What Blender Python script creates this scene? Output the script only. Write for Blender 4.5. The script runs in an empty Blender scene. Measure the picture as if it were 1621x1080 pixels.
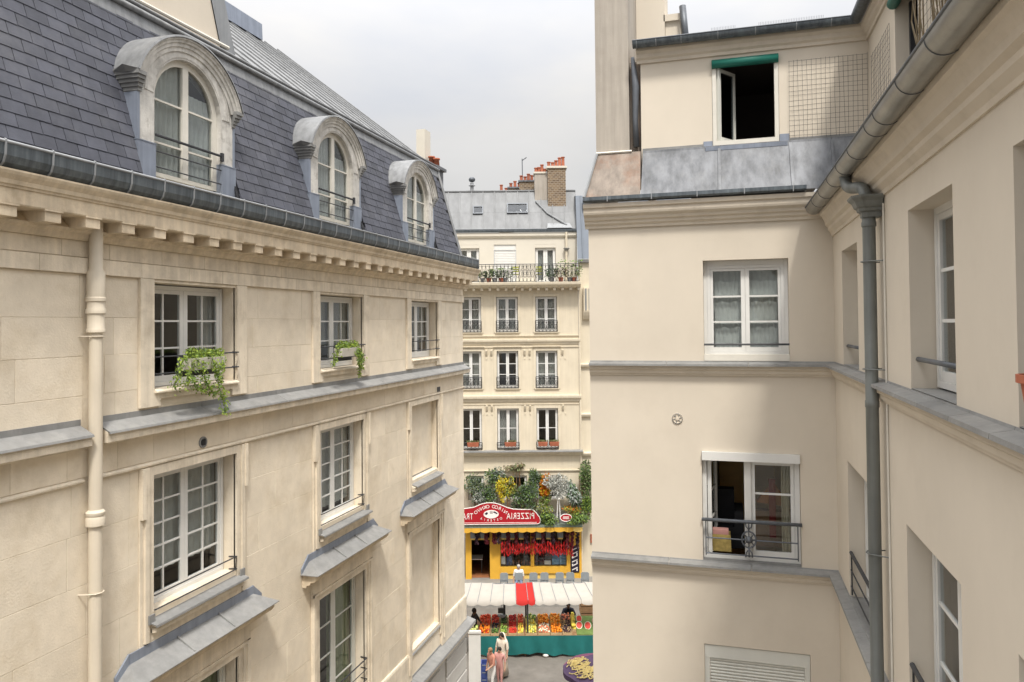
import bpy, bmesh, math, random
from mathutils import Vector, Matrix
R = math.radians
sc = bpy.context.scene
rnd = random.Random(11)

# ------------------------------------------------------------------ camera
YAW, PITCH, ROLL = 0.282122707, 0.0200100852, -0.00914685
CAM_H = 13.8
cam_d = bpy.data.cameras.new('camera'); cam = bpy.data.objects.new('camera', cam_d)
sc.collection.objects.link(cam); sc.camera = cam
c_, s_ = math.cos(YAW), math.sin(YAW)
Fw, Rt, Up = Vector((-s_, c_, 0)), Vector((c_, s_, 0)), Vector((0, 0, 1))
F2 = Fw*math.cos(PITCH)+Up*math.sin(PITCH); U2 = Up*math.cos(PITCH)-Fw*math.sin(PITCH)
R3 = Rt*math.cos(ROLL)+U2*math.sin(ROLL); U3 = U2*math.cos(ROLL)-Rt*math.sin(ROLL)
mw = Matrix((R3, U3, -F2)).transposed().to_4x4(); mw.translation = (0, 0, CAM_H)
cam.matrix_world = mw
cam_d.sensor_fit = 'HORIZONTAL'; cam_d.sensor_width = 36
cam_d.lens = 36*1164.44/1621; cam_d.shift_y = -49.6/1621
cam_d.clip_start = .1; cam_d.clip_end = 2000

# ------------------------------------------------------------------ sky, sun, exposure
SUN_DIR = Vector((-1, 2.0, -3.9)).normalized()          # direction the light travels
world = bpy.data.worlds.new('World'); sc.world = world; world.use_nodes = True
nt = world.node_tree; nt.nodes.clear()
def N(t, kind, **kw):
    n = t.nodes.new(kind)
    for k, v in kw.items():
        if k in n.bl_rna.properties: setattr(n, k, v)
        else: n.inputs[k.replace('_', ' ')].default_value = v
    return n
out = N(nt, 'ShaderNodeOutputWorld'); bg = N(nt, 'ShaderNodeBackground', Strength=.1)
sky = N(nt, 'ShaderNodeTexSky', sky_type='NISHITA', sun_disc=False)
sky.sun_elevation = math.asin(-SUN_DIR.z); sky.sun_rotation = math.atan2(-SUN_DIR.x, -SUN_DIR.y)
tc = N(nt, 'ShaderNodeTexCoord')
sep = N(nt, 'ShaderNodeSeparateXYZ'); nt.links.new(tc.outputs['Generated'], sep.inputs[0])
# overcast cloud deck, made steeper towards the unseen zenith to brighten the walls
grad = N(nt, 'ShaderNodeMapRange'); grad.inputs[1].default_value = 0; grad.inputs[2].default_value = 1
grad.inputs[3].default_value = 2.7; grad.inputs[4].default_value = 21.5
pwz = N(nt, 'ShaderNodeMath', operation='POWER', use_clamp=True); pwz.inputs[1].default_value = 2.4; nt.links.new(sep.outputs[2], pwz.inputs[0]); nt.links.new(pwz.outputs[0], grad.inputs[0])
mp = N(nt, 'ShaderNodeMapping'); mp.inputs['Scale'].default_value = (1.2, 1.2, 3.0); nt.links.new(tc.outputs['Generated'], mp.inputs[0])
nz = N(nt, 'ShaderNodeTexNoise', Scale=1.6, Detail=5.0, Roughness=.55); nt.links.new(mp.outputs[0], nz.inputs['Vector'])
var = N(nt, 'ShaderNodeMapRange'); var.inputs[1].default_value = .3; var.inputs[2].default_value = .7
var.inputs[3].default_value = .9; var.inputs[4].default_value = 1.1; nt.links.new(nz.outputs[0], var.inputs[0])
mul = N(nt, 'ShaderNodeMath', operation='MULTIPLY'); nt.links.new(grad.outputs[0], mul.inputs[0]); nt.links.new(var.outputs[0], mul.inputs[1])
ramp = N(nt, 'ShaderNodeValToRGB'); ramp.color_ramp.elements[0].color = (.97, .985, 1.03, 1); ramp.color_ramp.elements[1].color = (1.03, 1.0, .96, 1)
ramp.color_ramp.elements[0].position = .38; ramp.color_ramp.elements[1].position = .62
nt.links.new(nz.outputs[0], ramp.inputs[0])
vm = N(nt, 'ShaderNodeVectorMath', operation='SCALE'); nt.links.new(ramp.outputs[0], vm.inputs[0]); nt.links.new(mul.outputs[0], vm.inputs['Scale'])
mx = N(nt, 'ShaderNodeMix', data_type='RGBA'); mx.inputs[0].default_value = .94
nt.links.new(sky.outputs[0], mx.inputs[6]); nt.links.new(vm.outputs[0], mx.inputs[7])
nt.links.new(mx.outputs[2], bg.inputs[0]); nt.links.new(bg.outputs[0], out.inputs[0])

sun_d = bpy.data.lights.new('sun', 'SUN'); sun_d.energy = 1.8; sun_d.angle = R(8); sun_d.color = (1, .95, .87)
sun = bpy.data.objects.new('sun', sun_d); sc.collection.objects.link(sun)
sun.rotation_euler = SUN_DIR.to_track_quat('-Z', 'Y').to_euler(); sun.location = (20, -20, 60)
vs = sc.view_settings; vs.view_transform = 'Standard'; vs.look = 'None'; vs.gamma = 1; vs.exposure = 1.12
vs.use_curve_mapping = False
sc.cycles.max_bounces = 8; sc.cycles.diffuse_bounces = 4; sc.cycles.transparent_max_bounces = 24
sc.cycles.use_denoising = True; sc.cycles.caustics_reflective = False; sc.cycles.caustics_refractive = False

# ------------------------------------------------------------------ materials
MATS = {}
def mat(name, col, rough=.8, var=.12, scale=3.0, bump=.15, bscale=40., metal=0., streak=0., dirt=None, dirt_amt=0., dirt_scale=1.2,
        rand=0., spec=.35, transl=0., sstretch=(9, 9, .5), bdist=.01):
    m = bpy.data.materials.new(name); m.use_nodes = True; t = m.node_tree; L = t.links.new
    b = t.nodes['Principled BSDF']; b.inputs['Roughness'].default_value = rough; b.inputs['Metallic'].default_value = metal
    b.inputs['Specular IOR Level'].default_value = spec
    geo = N(t, 'ShaderNodeNewGeometry')
    n1 = N(t, 'ShaderNodeTexNoise', Scale=scale, Detail=6.0, Roughness=.6); L(geo.outputs['Position'], n1.inputs['Vector'])
    r = N(t, 'ShaderNodeMapRange'); r.inputs[1].default_value = .3; r.inputs[2].default_value = .7
    r.inputs[3].default_value = 1-var; r.inputs[4].default_value = 1+var; L(n1.outputs[0], r.inputs[0])
    fac = r.outputs[0]
    if streak:
        mpp = N(t, 'ShaderNodeMapping'); mpp.inputs['Scale'].default_value = sstretch; L(geo.outputs['Position'], mpp.inputs[0])
        n2 = N(t, 'ShaderNodeTexNoise', Scale=1.0, Detail=5.0, Roughness=.65); L(mpp.outputs[0], n2.inputs['Vector'])
        r2 = N(t, 'ShaderNodeMapRange'); r2.inputs[1].default_value = .35; r2.inputs[2].default_value = .65
        r2.inputs[3].default_value = 1-streak; r2.inputs[4].default_value = 1+streak*.5; L(n2.outputs[0], r2.inputs[0])
        mu = N(t, 'ShaderNodeMath', operation='MULTIPLY'); L(fac, mu.inputs[0]); L(r2.outputs[0], mu.inputs[1]); fac = mu.outputs[0]
    if rand:
        oi = N(t, 'ShaderNodeObjectInfo'); ad = N(t, 'ShaderNodeMath', operation='ADD')
        L(oi.outputs['Random'], ad.inputs[0]); L(geo.outputs['Random Per Island'], ad.inputs[1])
        fr = N(t, 'ShaderNodeMath', operation='FRACT'); L(ad.outputs[0], fr.inputs[0])
        r3 = N(t, 'ShaderNodeMapRange'); r3.inputs[3].default_value = 1-rand; r3.inputs[4].default_value = 1+rand; L(fr.outputs[0], r3.inputs[0])
        mu = N(t, 'ShaderNodeMath', operation='MULTIPLY'); L(fac, mu.inputs[0]); L(r3.outputs[0], mu.inputs[1]); fac = mu.outputs[0]
    base = N(t, 'ShaderNodeVectorMath', operation='SCALE'); base.inputs[0].default_value = col[:3]; L(fac, base.inputs['Scale'])
    cout = base.outputs[0]
    if dirt:
        n3 = N(t, 'ShaderNodeTexNoise', Scale=dirt_scale, Detail=8.0, Roughness=.7); 
        mp3 = N(t, 'ShaderNodeMapping'); mp3.inputs['Location'].default_value = (13, 7, 3); L(geo.outputs['Position'], mp3.inputs[0]); L(mp3.outputs[0], n3.inputs['Vector'])
        r4 = N(t, 'ShaderNodeMapRange'); r4.inputs[1].default_value = .5; r4.inputs[2].default_value = .75
        r4.inputs[3].default_value = 0; r4.inputs[4].default_value = dirt_amt; L(n3.outputs[0], r4.inputs[0])
        mm = N(t, 'ShaderNodeMix', data_type='RGBA'); L(r4.outputs[0], mm.inputs[0]); L(cout, mm.inputs[6]); mm.inputs[7].default_value = (*dirt, 1)
        cout = mm.outputs[2]
    L(cout, b.inputs['Base Color'])
    if bump:
        nb = N(t, 'ShaderNodeTexNoise', Scale=bscale, Detail=4.0, Roughness=.6); L(geo.outputs['Position'], nb.inputs['Vector'])
        bp = N(t, 'ShaderNodeBump', Strength=bump, Distance=bdist); L(nb.outputs[0], bp.inputs['Height']); L(bp.outputs[0], b.inputs['Normal'])
    if transl:
        tr = N(t, 'ShaderNodeBsdfTranslucent'); L(cout, tr.inputs[0]); ms = N(t, 'ShaderNodeMixShader'); ms.inputs[0].default_value = transl
        L(b.outputs[0], ms.inputs[1]); L(tr.outputs[0], ms.inputs[2]); L(ms.outputs[0], t.nodes['Material Output'].inputs[0])
    MATS[name] = m; return m
def glass_mat(name, tint, refl=1.0):
    m = bpy.data.materials.new(name); m.use_nodes = True; t = m.node_tree; t.nodes.remove(t.nodes['Principled BSDF'])
    tr = N(t, 'ShaderNodeBsdfTransparent'); tr.inputs[0].default_value = (*tint, 1)
    gl = N(t, 'ShaderNodeBsdfGlossy', Roughness=.02); lw = N(t, 'ShaderNodeLayerWeight'); lw.inputs[0].default_value = .5
    pw = N(t, 'ShaderNodeMath', operation='POWER'); pw.inputs[1].default_value = 5; t.links.new(lw.outputs['Facing'], pw.inputs[0])
    fr = N(t, 'ShaderNodeMath', operation='MULTIPLY_ADD'); fr.inputs[1].default_value = .95; fr.inputs[2].default_value = .05; t.links.new(pw.outputs[0], fr.inputs[0])
    geo = N(t, 'ShaderNodeNewGeometry'); nb = N(t, 'ShaderNodeTexNoise', Scale=2.5, Detail=1.0); t.links.new(geo.outputs['Position'], nb.inputs['Vector'])
    bp = N(t, 'ShaderNodeBump', Strength=.25, Distance=.02); t.links.new(nb.outputs[0], bp.inputs['Height']); t.links.new(bp.outputs[0], gl.inputs['Normal'])
    mu = N(t, 'ShaderNodeMath', operation='MULTIPLY'); mu.inputs[1].default_value = refl; t.links.new(fr.outputs[0], mu.inputs[0])
    ms = N(t, 'ShaderNodeMixShader'); t.links.new(mu.outputs[0], ms.inputs[0]); t.links.new(tr.outputs[0], ms.inputs[1]); t.links.new(gl.outputs[0], ms.inputs[2])
    t.links.new(ms.outputs[0], t.nodes['Material Output'].inputs[0]); MATS[name] = m; return m

mat('limestone', (.74, .655, .525), .9, .075, 2.6, .45, 38, streak=.05, sstretch=(1.5, 2.2, 1.2), dirt=(.50, .40, .26), dirt_amt=.5, dirt_scale=1.5, rand=.06)
mat('limestone_trim', (.73, .645, .515), .9, .12, 2.8, .35, 45, streak=.12, dirt=(.30, .23, .15), dirt_amt=.45, dirt_scale=2.4)
mat('cornice_stone', (.66, .555, .41), .9, .14, 2.0, .25, 60, streak=.14, dirt=(.25, .17, .09), dirt_amt=.55, dirt_scale=2.8)
mat('grey_paint', (.52, .50, .46), .8, .06, 2, .1, 50)
mat('plaster', (.635, .57, .475), .92, .035, .7, .16, 90, streak=.03, sstretch=(.8, .8, .35), bdist=.005, dirt=(.46, .39, .31), dirt_amt=.22, dirt_scale=.9)
mat('plaster_trim', (.64, .57, .47), .9, .06, 1.6, .12, 90, streak=.04, sstretch=(1, 1, 2), dirt=(.36, .30, .22), dirt_amt=.3, dirt_scale=3)
mat('plaster_grey', (.40, .36, .31), .9, .10, 1.2, .25, 60, streak=.14, dirt=(.26, .22, .18), dirt_amt=.4)
mat('rust_zinc', (.25, .21, .175), .7, .2, 2.2, .2, 40, streak=.25, dirt=(.22, .10, .05), dirt_amt=.7, dirt_scale=1.9)
mat('slate', (.062, .065, .082), .7, .15, 5, .35, 70, rand=.2, streak=.06, dirt=(.17, .17, .18), dirt_amt=.35, dirt_scale=1.3, spec=.4)
mat('zinc', (.22, .225, .23), .55, .12, 1.6, .08, 30, metal=.25, streak=.22, dirt=(.34, .34, .33), dirt_amt=.45, dirt_scale=1.5, rand=.06)
mat('zinc_apron', (.155, .162, .175), .58, .05, 1.3, .08, 30, metal=.2, streak=.40, dirt=(.25, .24, .21), dirt_amt=.15, dirt_scale=2.5, rand=.05, sstretch=(5, 5, .35))
mat('zinc_gutter', (.13, .15, .165), .42, .12, 2, .05, 30, metal=.5, streak=.35, sstretch=(14, 14, 1.5))
mat('zinc_light', (.27, .28, .29), .5, .1, 3, .06, 40, metal=.2, streak=.12)
mat('zinc_roll', (.34, .335, .31), .38, .10, 2, .06, 26, metal=.65, streak=.2, sstretch=(6, 1.2, 6), dirt=(.22, .19, .15), dirt_amt=.5, dirt_scale=4)
mat('lead', (.235, .235, .23), .6, .12, 2.5, .2, 35, metal=.1, streak=.1, dirt=(.36, .35, .33), dirt_amt=.5, dirt_scale=3, rand=.08)
mat('dormer_stone', (.58, .56, .52), .85, .16, 3.6, .5, 45, streak=.18, dirt=(.22, .20, .17), dirt_amt=.8, dirt_scale=5.5)
mat('dormer_zinc', (.25, .28, .34), .5, .1, 3, .1, 30, metal=.25, streak=.15)
mat('pipe_cream', (.62, .55, .44), .6, .05, 2, .08, 60, streak=.08)
mat('pipe_zinc', (.185, .195, .185), .55, .10, 3, .1, 40, metal=.25, streak=.22)
mat('white_paint', (.68, .675, .65), .5, .04, 4, .05, 60)
mat('offwhite_paint', (.66, .63, .56), .55, .06, 4, .06, 60)
mat('iron', (.035, .036, .04), .5, .2, 8, .1, 60)
mat('iron_grey', (.11, .12, .135), .5, .15, 8, .1, 60, metal=.3)
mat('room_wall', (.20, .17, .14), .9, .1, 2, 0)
mat('room_lit', (.72, .60, .42), .9, .1, 2, 0)  # wall colour raised in place of daylight inside the room
mat('room_dark', (.07, .06, .055), .9, .1, 2, 0)  # near-black walls, darkness of unlit rooms put into the colour
mat('curtain', (.58, .57, .54), .9, .06, 3, .1, 40, transl=.35)
mat('curtain_lace', (.72, .73, .70), .9, .10, 6, .1, 60, transl=.3)
mat('curtain_green', (.40, .46, .26), .9, .08, 2, .1, 40, transl=.25)
mat('curtain_cream', (.66, .60, .45), .9, .06, 3, .1, 40, transl=.3)
mat('shutter_green', (.012, .14, .105), .5, .06, 4, .06, 60)
mat('shutter_grey', (.62, .62, .57), .55, .04, 3, .05, 60)
mat('street_stone', (.62, .55, .425), .9, .05, .8, .12, 40, streak=.05, dirt=(.42, .35, .25), dirt_amt=.22, dirt_scale=1.4)
mat('street_stone_trim', (.63, .56, .435), .9, .05, 1.2, .1, 40, streak=.06, dirt=(.38, .31, .22), dirt_amt=.35, dirt_scale=2)
mat('attic_plaster', (.60, .56, .48), .9, .04, 1, .1, 60)
mat('zinc_far', (.19, .195, .20), .62, .08, .9, .05, 20, metal=.15, streak=.14, sstretch=(3, 3, .4), rand=.07)
mat('slate_far', (.13, .15, .18), .55, .08, 1.2, .05, 20, metal=.1, rand=.06)
mat('terracotta', (.34, .11, .06), .8, .2, 6, .15, 40, rand=.15)
mat('asphalt', (.135, .122, .106), .95, .18, 1.3, .3, 25, dirt=(.20, .185, .165), dirt_amt=.5, dirt_scale=.9)
mat('pavement', (.22, .21, .19), .9, .12, 1.5, .25, 25)
mat('kerb_stone', (.26, .25, .23), .9, .12, 2.5, .2, 30)
mat('yellow_paint', (.66, .37, .045), .5, .06, 3, .06, 50)
mat('yellow_pale', (.72, .50, .14), .6, .08, 3, .08, 50)
mat('sign_red', (.36, .012, .02), .4, .06, 4, .03, 40)
mat('sign_white', (.78, .74, .70), .5, .04, 6, 0)
mat('sign_dark', (.02, .015, .03), .5, .1, 6, 0)
mat('canvas_white', (.45, .42, .375), .85, .05, 3, .1, 60, transl=.25)
mat('canvas_red', (.42, .022, .018), .85, .06, 3, .1, 60, transl=.2)
mat('cloth_teal', (.009, .115, .11), .8, .12, 2.2, .15, 30)
mat('umbrella_purple', (.075, .045, .095), .75, .12, 2, .1, 40)
mat('umbrella_plum', (.16, .05, .10), .75, .1, 2, .1, 40)
mat('gold_paint', (.60, .48, .20), .5, .12, 9, .05, 40)
mat('wood', (.24, .14, .07), .7, .2, 6, .2, 40)
mat('wood_floor', (.30, .12, .05), .6, .25, 5, .1, 30)
mat('door_wood', (.58, .40, .17), .6, .12, 3, .1, 40)  # colour raised to stand in for light reaching the door
mat('crate_wood', (.40, .28, .15), .8, .15, 6, .15, 40)
mat('chair_grey', (.22, .24, .25), .6, .1, 5, .05, 40)
mat('black_fabric', (.012, .012, .014), .8, .1, 5, .1, 40)
mat('orange_fabric', (.42, .16, .03), .8, .15, 4, .1, 30)
mat('red_fabric', (.22, .02, .015), .8, .15, 4, .1, 30)
mat('basket_print', (.40, .30, .10), .8, .35, 14, .1, 30)
mat('blue_box', (.20, .36, .55), .6, .1, 4, 0)
mat('bottle_blue', (.05, .08, .25), .3, .2, 9, 0)
mat('bottle_dark', (.06, .035, .025), .3, .3, 9, 0)
for n, c in dict(tomato=(.55, .055, .012), orange_fruit=(.72, .22, .01), peach=(.62, .20, .10), green_pepper=(.10, .22, .03), courgette=(.05, .10, .025),
                 cherry=(.24, .012, .015), strawberry=(.50, .03, .025), lemon=(.70, .58, .08), pale_green=(.50, .55, .18), aubergine=(.02, .012, .025),
                 apricot=(.70, .36, .06), fig=(.10, .05, .045), melon_rind=(.06, .14, .03), melon_flesh=(.62, .07, .05), melon_white=(.70, .72, .55), lettuce=(.30, .42, .08), papaya=(.6, .42, .06)).items():
    mat(n, c, .45, .15, 9, 0, rand=.15)
for n, c in dict(leaf_bright=(.27, .36, .06), leaf_green=(.17, .26, .075), leaf_dark=(.09, .15, .06), leaf_olive=(.22, .25, .12), leaf_silver=(.36, .38, .35),
                 leaf_grey=(.22, .27, .22), leaf_yellow=(.55, .42, .02), leaf_orange=(.62, .19, .02), leaf_white=(.60, .60, .55), leaf_dry=(.22, .17, .10), leaf_lime=(.40, .42, .06)).items():
    mat(n, c, .6, .2, 7, 0, rand=.3, transl=.25)
for n, c in dict(chili_red=(.42, .012, .012), chili_dark=(.09, .008, .012), chili_black=(.03, .012, .018)).items(): mat(n, c, .4, .2, 9, 0, rand=.3)
for n, c in dict(skin_tan=(.42, .25, .17), skin_dark=(.10, .055, .035), hair_dark=(.02, .015, .012), hair_grey=(.35, .33, .31), cloth_navy=(.015, .018, .03), cloth_black=(.012, .012, .012),
                 cloth_cream=(.62, .55, .45), cloth_pink=(.52, .27, .24), cloth_rust=(.45, .20, .14), cloth_white=(.70, .68, .64), cloth_denim=(.12, .16, .24), cloth_sand=(.45, .38, .30)).items(): mat(n, c, .8, .1, 6, .05, 40)
glass_mat('glass', (.86, .88, .88)); glass_mat('glass_dark', (.60, .63, .65), 1.4)
# brick for the far chimney (its bricks are too small in the picture to build)
def brick_mat():
    m = mat('brick_far', (.30, .20, .12), .9, .2, 4, .2, 30)
    t = m.node_tree; b = t.nodes['Principled BSDF']; tcn = N(t, 'ShaderNodeTexCoord')
    mpn = N(t, 'ShaderNodeMapping'); mpn.inputs['Rotation'].default_value = (R(90), 0, 0); t.links.new(tcn.outputs['Object'], mpn.inputs[0])
    bk = N(t, 'ShaderNodeTexBrick', Scale=2.4, Mortar_Size=.035); bk.inputs['Color1'].default_value = (.21, .145, .085, 1); bk.inputs['Color2'].default_value = (.11, .075, .05, 1); bk.inputs['Mortar'].default_value = (.30, .25, .19, 1)
    t.links.new(mpn.outputs[0], bk.inputs[0]); t.links.new(bk.outputs[0], b.inputs['Base Color'])
brick_mat()

# ------------------------------------------------------------------ builders
COL = sc.collection
ORG = {}
def org(o): return ORG.get(o.name, Vector((0, 0, 0))) if o else Vector((0, 0, 0))
def tag(o, label=None, cat=None, group=None, kind=None):
    for k, v in (('label', label), ('category', cat), ('group', group), ('kind', kind)):
        if v: o[k] = v
    return o
def thing(name, loc, label, cat, group=None):
    o = bpy.data.objects.new(name, None); COL.objects.link(o); o.location = loc; o.empty_display_size = .3
    ORG[o.name] = Vector(loc); return tag(o, label, cat, group)
def inst(name, me, M, parent):
    o = bpy.data.objects.new(name, me); COL.objects.link(o); o.parent = parent
    o.matrix_local = Matrix.Translation(-org(parent)) @ M
    ORG[o.name] = org(parent); return o
def frame(u, w, o): return Matrix((( u[0], w[0], 0, o[0]), (u[1], w[1], 0, o[1]), (u[2], w[2], 1, o[2]), (0, 0, 0, 1)))

class MB:
    def __init__(s, M=None): s.v = []; s.f = []; s.m = []; s.M = M or Matrix(); s.mi = 0
    def add(s, vs, fs):
        o = len(s.v); s.v += [s.M @ Vector(p) for p in vs]
        for f in fs: s.f.append([i+o for i in f]); s.m.append(s.mi)
        return s
    def box(s, x0, x1, y0, y1, z0, z1):
        return s.add([(x0, y0, z0), (x1, y0, z0), (x1, y1, z0), (x0, y1, z0), (x0, y0, z1), (x1, y0, z1), (x1, y1, z1), (x0, y1, z1)],
                     [(0, 3, 2, 1), (4, 5, 6, 7), (0, 1, 5, 4), (1, 2, 6, 5), (2, 3, 7, 6), (3, 0, 4, 7)])
    def sweep(s, prof, u0, u1, d0=0., d1=0.):           # profile of (w,z) run along u; d: mitre (u shift per w) at each end
        n = len(prof); vs = [(u0+d0*w, w, z) for w, z in prof]+[(u1+d1*w, w, z) for w, z in prof]
        return s.add(vs, [tuple(range(n)), tuple(range(2*n-1, n-1, -1))]+[(i, (i+1) % n, n+(i+1) % n, n+i) for i in range(n)])
    def poly(s, pts, y0, y1):                            # outline in (u,z), thickness along w
        n = len(pts); vs = [(u, y0, z) for u, z in pts]+[(u, y1, z) for u, z in pts]
        return s.add(vs, [tuple(range(n)), tuple(range(2*n-1, n-1, -1))]+[(i, (i+1) % n, n+(i+1) % n, n+i) for i in range(n)])
    def tube(s, pts, r, n=8, closed=False):
        P = [Vector(p) for p in pts]; rs = r if isinstance(r, (list, tuple)) else [r]*len(P); k = len(P); vs = []
        up = None
        for i, p in enumerate(P):
            a = P[i-1] if (i or closed) else p; b = P[(i+1) % k] if (i < k-1 or closed) else p
            d = (b-a).normalized()
            ref = Vector((0, 0, 1)) if abs(d.z) < .95 else Vector((1, 0, 0))
            if up is not None and (up-d*up.dot(d)).length > .1: ref = up
            x = d.cross(ref).normalized(); y = x.cross(d); up = y
            vs += [p+(x*math.cos(2*math.pi*j/n)+y*math.sin(2*math.pi*j/n))*rs[i] for j in range(n)]
        fs = []
        for i in range(k if closed else k-1):
            a, b = i*n, ((i+1) % k)*n
            fs += [(a+j, a+(j+1) % n, b+(j+1) % n, b+j) for j in range(n)]
        if not closed: fs += [tuple(range(n-1, -1, -1)), tuple(range((k-1)*n, k*n))]
        return s.add(vs, fs)
    def lathe(s, prof, c=(0, 0, 0), n=14, axis=2):        # prof (r,h)
        vs = []; k = len(prof)
        for r, h in prof:
            for j in range(n):
                a = 2*math.pi*j/n; p = [r*math.cos(a), r*math.sin(a), h]
                if axis == 1: p = [p[0], p[2], p[1]]
                if axis == 0: p = [p[2], p[0], p[1]]
                vs.append((c[0]+p[0], c[1]+p[1], c[2]+p[2]))
        fs = [(i*n+j, i*n+(j+1) % n, (i+1)*n+(j+1) % n, (i+1)*n+j) for i in range(k-1) for j in range(n)]
        return s.add(vs, fs+[tuple(range(n-1, -1, -1)), tuple(range((k-1)*n, k*n))])
    def ball(s, c, r, sc3=(1, 1, 1), n=7, k=5, rz=0):
        vs = [(0, 0, -1)]; 
        for i in range(1, k):
            a = -math.pi/2+math.pi*i/k
            vs += [(math.cos(a)*math.cos(2*math.pi*j/n+i*.4), math.cos(a)*math.sin(2*math.pi*j/n+i*.4), math.sin(a)) for j in range(n)]
        vs.append((0, 0, 1)); q = len(vs)-1; cz, sz = math.cos(rz), math.sin(rz)
        vs = [(x*r*sc3[0], y*r*sc3[1], z*r*sc3[2]) for x, y, z in vs]
        vs = [(c[0]+x*cz-y*sz, c[1]+x*sz+y*cz, c[2]+z) for x, y, z in vs]
        fs = [(0, 1+(j+1) % n, 1+j) for j in range(n)]+[(q, q-n+j, q-n+(j+1) % n) for j in range(n)]
        for i in range(k-2): fs += [(1+i*n+j, 1+i*n+(j+1) % n, 1+(i+1)*n+(j+1) % n, 1+(i+1)*n+j) for j in range(n)]
        return s.add(vs, fs)
    def leaf(s, p, d, l, wd, rg):
        d = Vector(d).normalized(); t = Vector((rg.uniform(-1, 1), rg.uniform(-1, 1), rg.uniform(-.4, 1)))
        x = d.cross(t); x = x.normalized() if x.length > .01 else Vector((1, 0, 0)); nrm = x.cross(d); p = Vector(p)
        return s.add([p, p+d*l*.45+x*wd*.5+nrm*wd*.12, p+d*l-nrm*l*.12, p+d*l*.45-x*wd*.5+nrm*wd*.12], [(0, 1, 2), (0, 2, 3)])
    def mesh(s, name, mats, smooth=False, off=None, normals=True):
        off = off or Vector((0, 0, 0))
        me = bpy.data.meshes.new(name); me.from_pydata([tuple(p-off) for p in s.v], [], s.f)
        for mm in (mats if isinstance(mats, (list, tuple)) else [mats]): me.materials.append(MATS[mm])
        if any(s.m): me.polygons.foreach_set('material_index', s.m)
        if normals:
            bm = bmesh.new(); bm.from_mesh(me); bmesh.ops.recalc_face_normals(bm, faces=bm.faces); bm.to_mesh(me); bm.free()
        if smooth: me.polygons.foreach_set('use_smooth', [True]*len(me.polygons))
        me.update(); return me
    def build(s, name, mats, parent=None, smooth=False, kind=None, label=None, cat=None, group=None, normals=True):
        if parent is None:                             # top-level mesh: origin at its base
            lo = [min(p[i] for p in s.v) for i in range(3)]; hi = [max(p[i] for p in s.v) for i in range(3)]
            base = Vector(((lo[0]+hi[0])/2, (lo[1]+hi[1])/2, lo[2]))
        else: base = org(parent)
        me = s.mesh(name, mats, smooth, base, normals); o = bpy.data.objects.new(name, me); COL.objects.link(o)
        if parent is None: o.location = base
        else: o.parent = parent
        ORG[o.name] = base
        return tag(o, label, cat, group, kind)

def autosmooth(o, ang=35):
    me = o.data; me.polygons.foreach_set('use_smooth', [True]*len(me.polygons))
    try: me.set_sharp_from_angle(angle=R(ang))
    except Exception: pass
    return o

def wall_holes(mb, u0, u1, z0, z1, holes, w, depth):
    us = sorted({u0, u1, *[min(max(h[i], u0), u1) for h in holes for i in (0, 1)]}); zs = sorted({z0, z1, *[min(max(h[i], z0), z1) for h in holes for i in (2, 3)]})
    for a, b in zip(us, us[1:]):
        for c, d in zip(zs, zs[1:]):
            mu, mz = (a+b)/2, (c+d)/2
            if any(h[0] < mu < h[1] and h[2] < mz < h[3] for h in holes): continue
            mb.add([(a, w, c), (b, w, c), (b, w, d), (a, w, d)], [(0, 1, 2, 3)])
    for h in holes:
        a, b, c, d = h[:4]; dp = h[4] if len(h) > 4 else depth
        mb.add([(a, w, c), (b, w, c), (b, w, d), (a, w, d), (a, w-dp, c), (b, w-dp, c), (b, w-dp, d), (a, w-dp, d)],
               [(0, 1, 5, 4), (1, 2, 6, 5), (2, 3, 7, 6), (3, 0, 4, 7)])
def rect_sub(r, holes):
    rs = [r]
    for h in holes:
        nx = []
        for a, b, c, d in rs:
            if h[0] >= b or h[1] <= a or h[2] >= d or h[3] <= c: nx.append((a, b, c, d)); continue
            if h[0] > a: nx.append((a, h[0], c, d))
            if h[1] < b: nx.append((h[1], b, c, d))
            a2, b2 = max(a, h[0]), min(b, h[1])
            if h[3] < d: nx.append((a2, b2, h[3], d))
            if h[2] > c: nx.append((a2, b2, c, h[2]))
        rs = nx
    return rs
def ashlar(F, parent, u0, u1, zs, holes, w, lmin, lmax, mname, gap=.0015, th=.006, ch=.0035, seed=1):
    rg = random.Random(seed)
    for c, d in zip(zs, zs[1:]):
        u = u0-rg.uniform(0, lmin)
        while u < u1-.02:
            l = rg.uniform(lmin, lmax); r = (max(u, u0), min(u+l, u1), c, d); u += l
            if r[1]-r[0] < .03: continue
            for a, b, e, f in rect_sub(r, holes):
                if b-a < .04 or f-e < .04: continue
                a, b, e, f = a+gap, b-gap, e+gap, f-gap; ww = w+rg.uniform(-.001, .0015)
                mb = MB(F); mb.add([(a, w-th, e), (b, w-th, e), (b, w-th, f), (a, w-th, f), (a, ww-ch, e), (b, ww-ch, e), (b, ww-ch, f), (a, ww-ch, f),
                                    (a+ch, ww, e+ch), (b-ch, ww, e+ch), (b-ch, ww, f-ch), (a+ch, ww, f-ch)],
                                   [(0, 1, 5, 4), (1, 2, 6, 5), (2, 3, 7, 6), (3, 0, 4, 7), (4, 5, 9, 8), (5, 6, 10, 9), (6, 7, 11, 10), (7, 4, 8, 11), (8, 9, 10, 11)])
                mb.build('stone_block', mname, parent)
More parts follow.
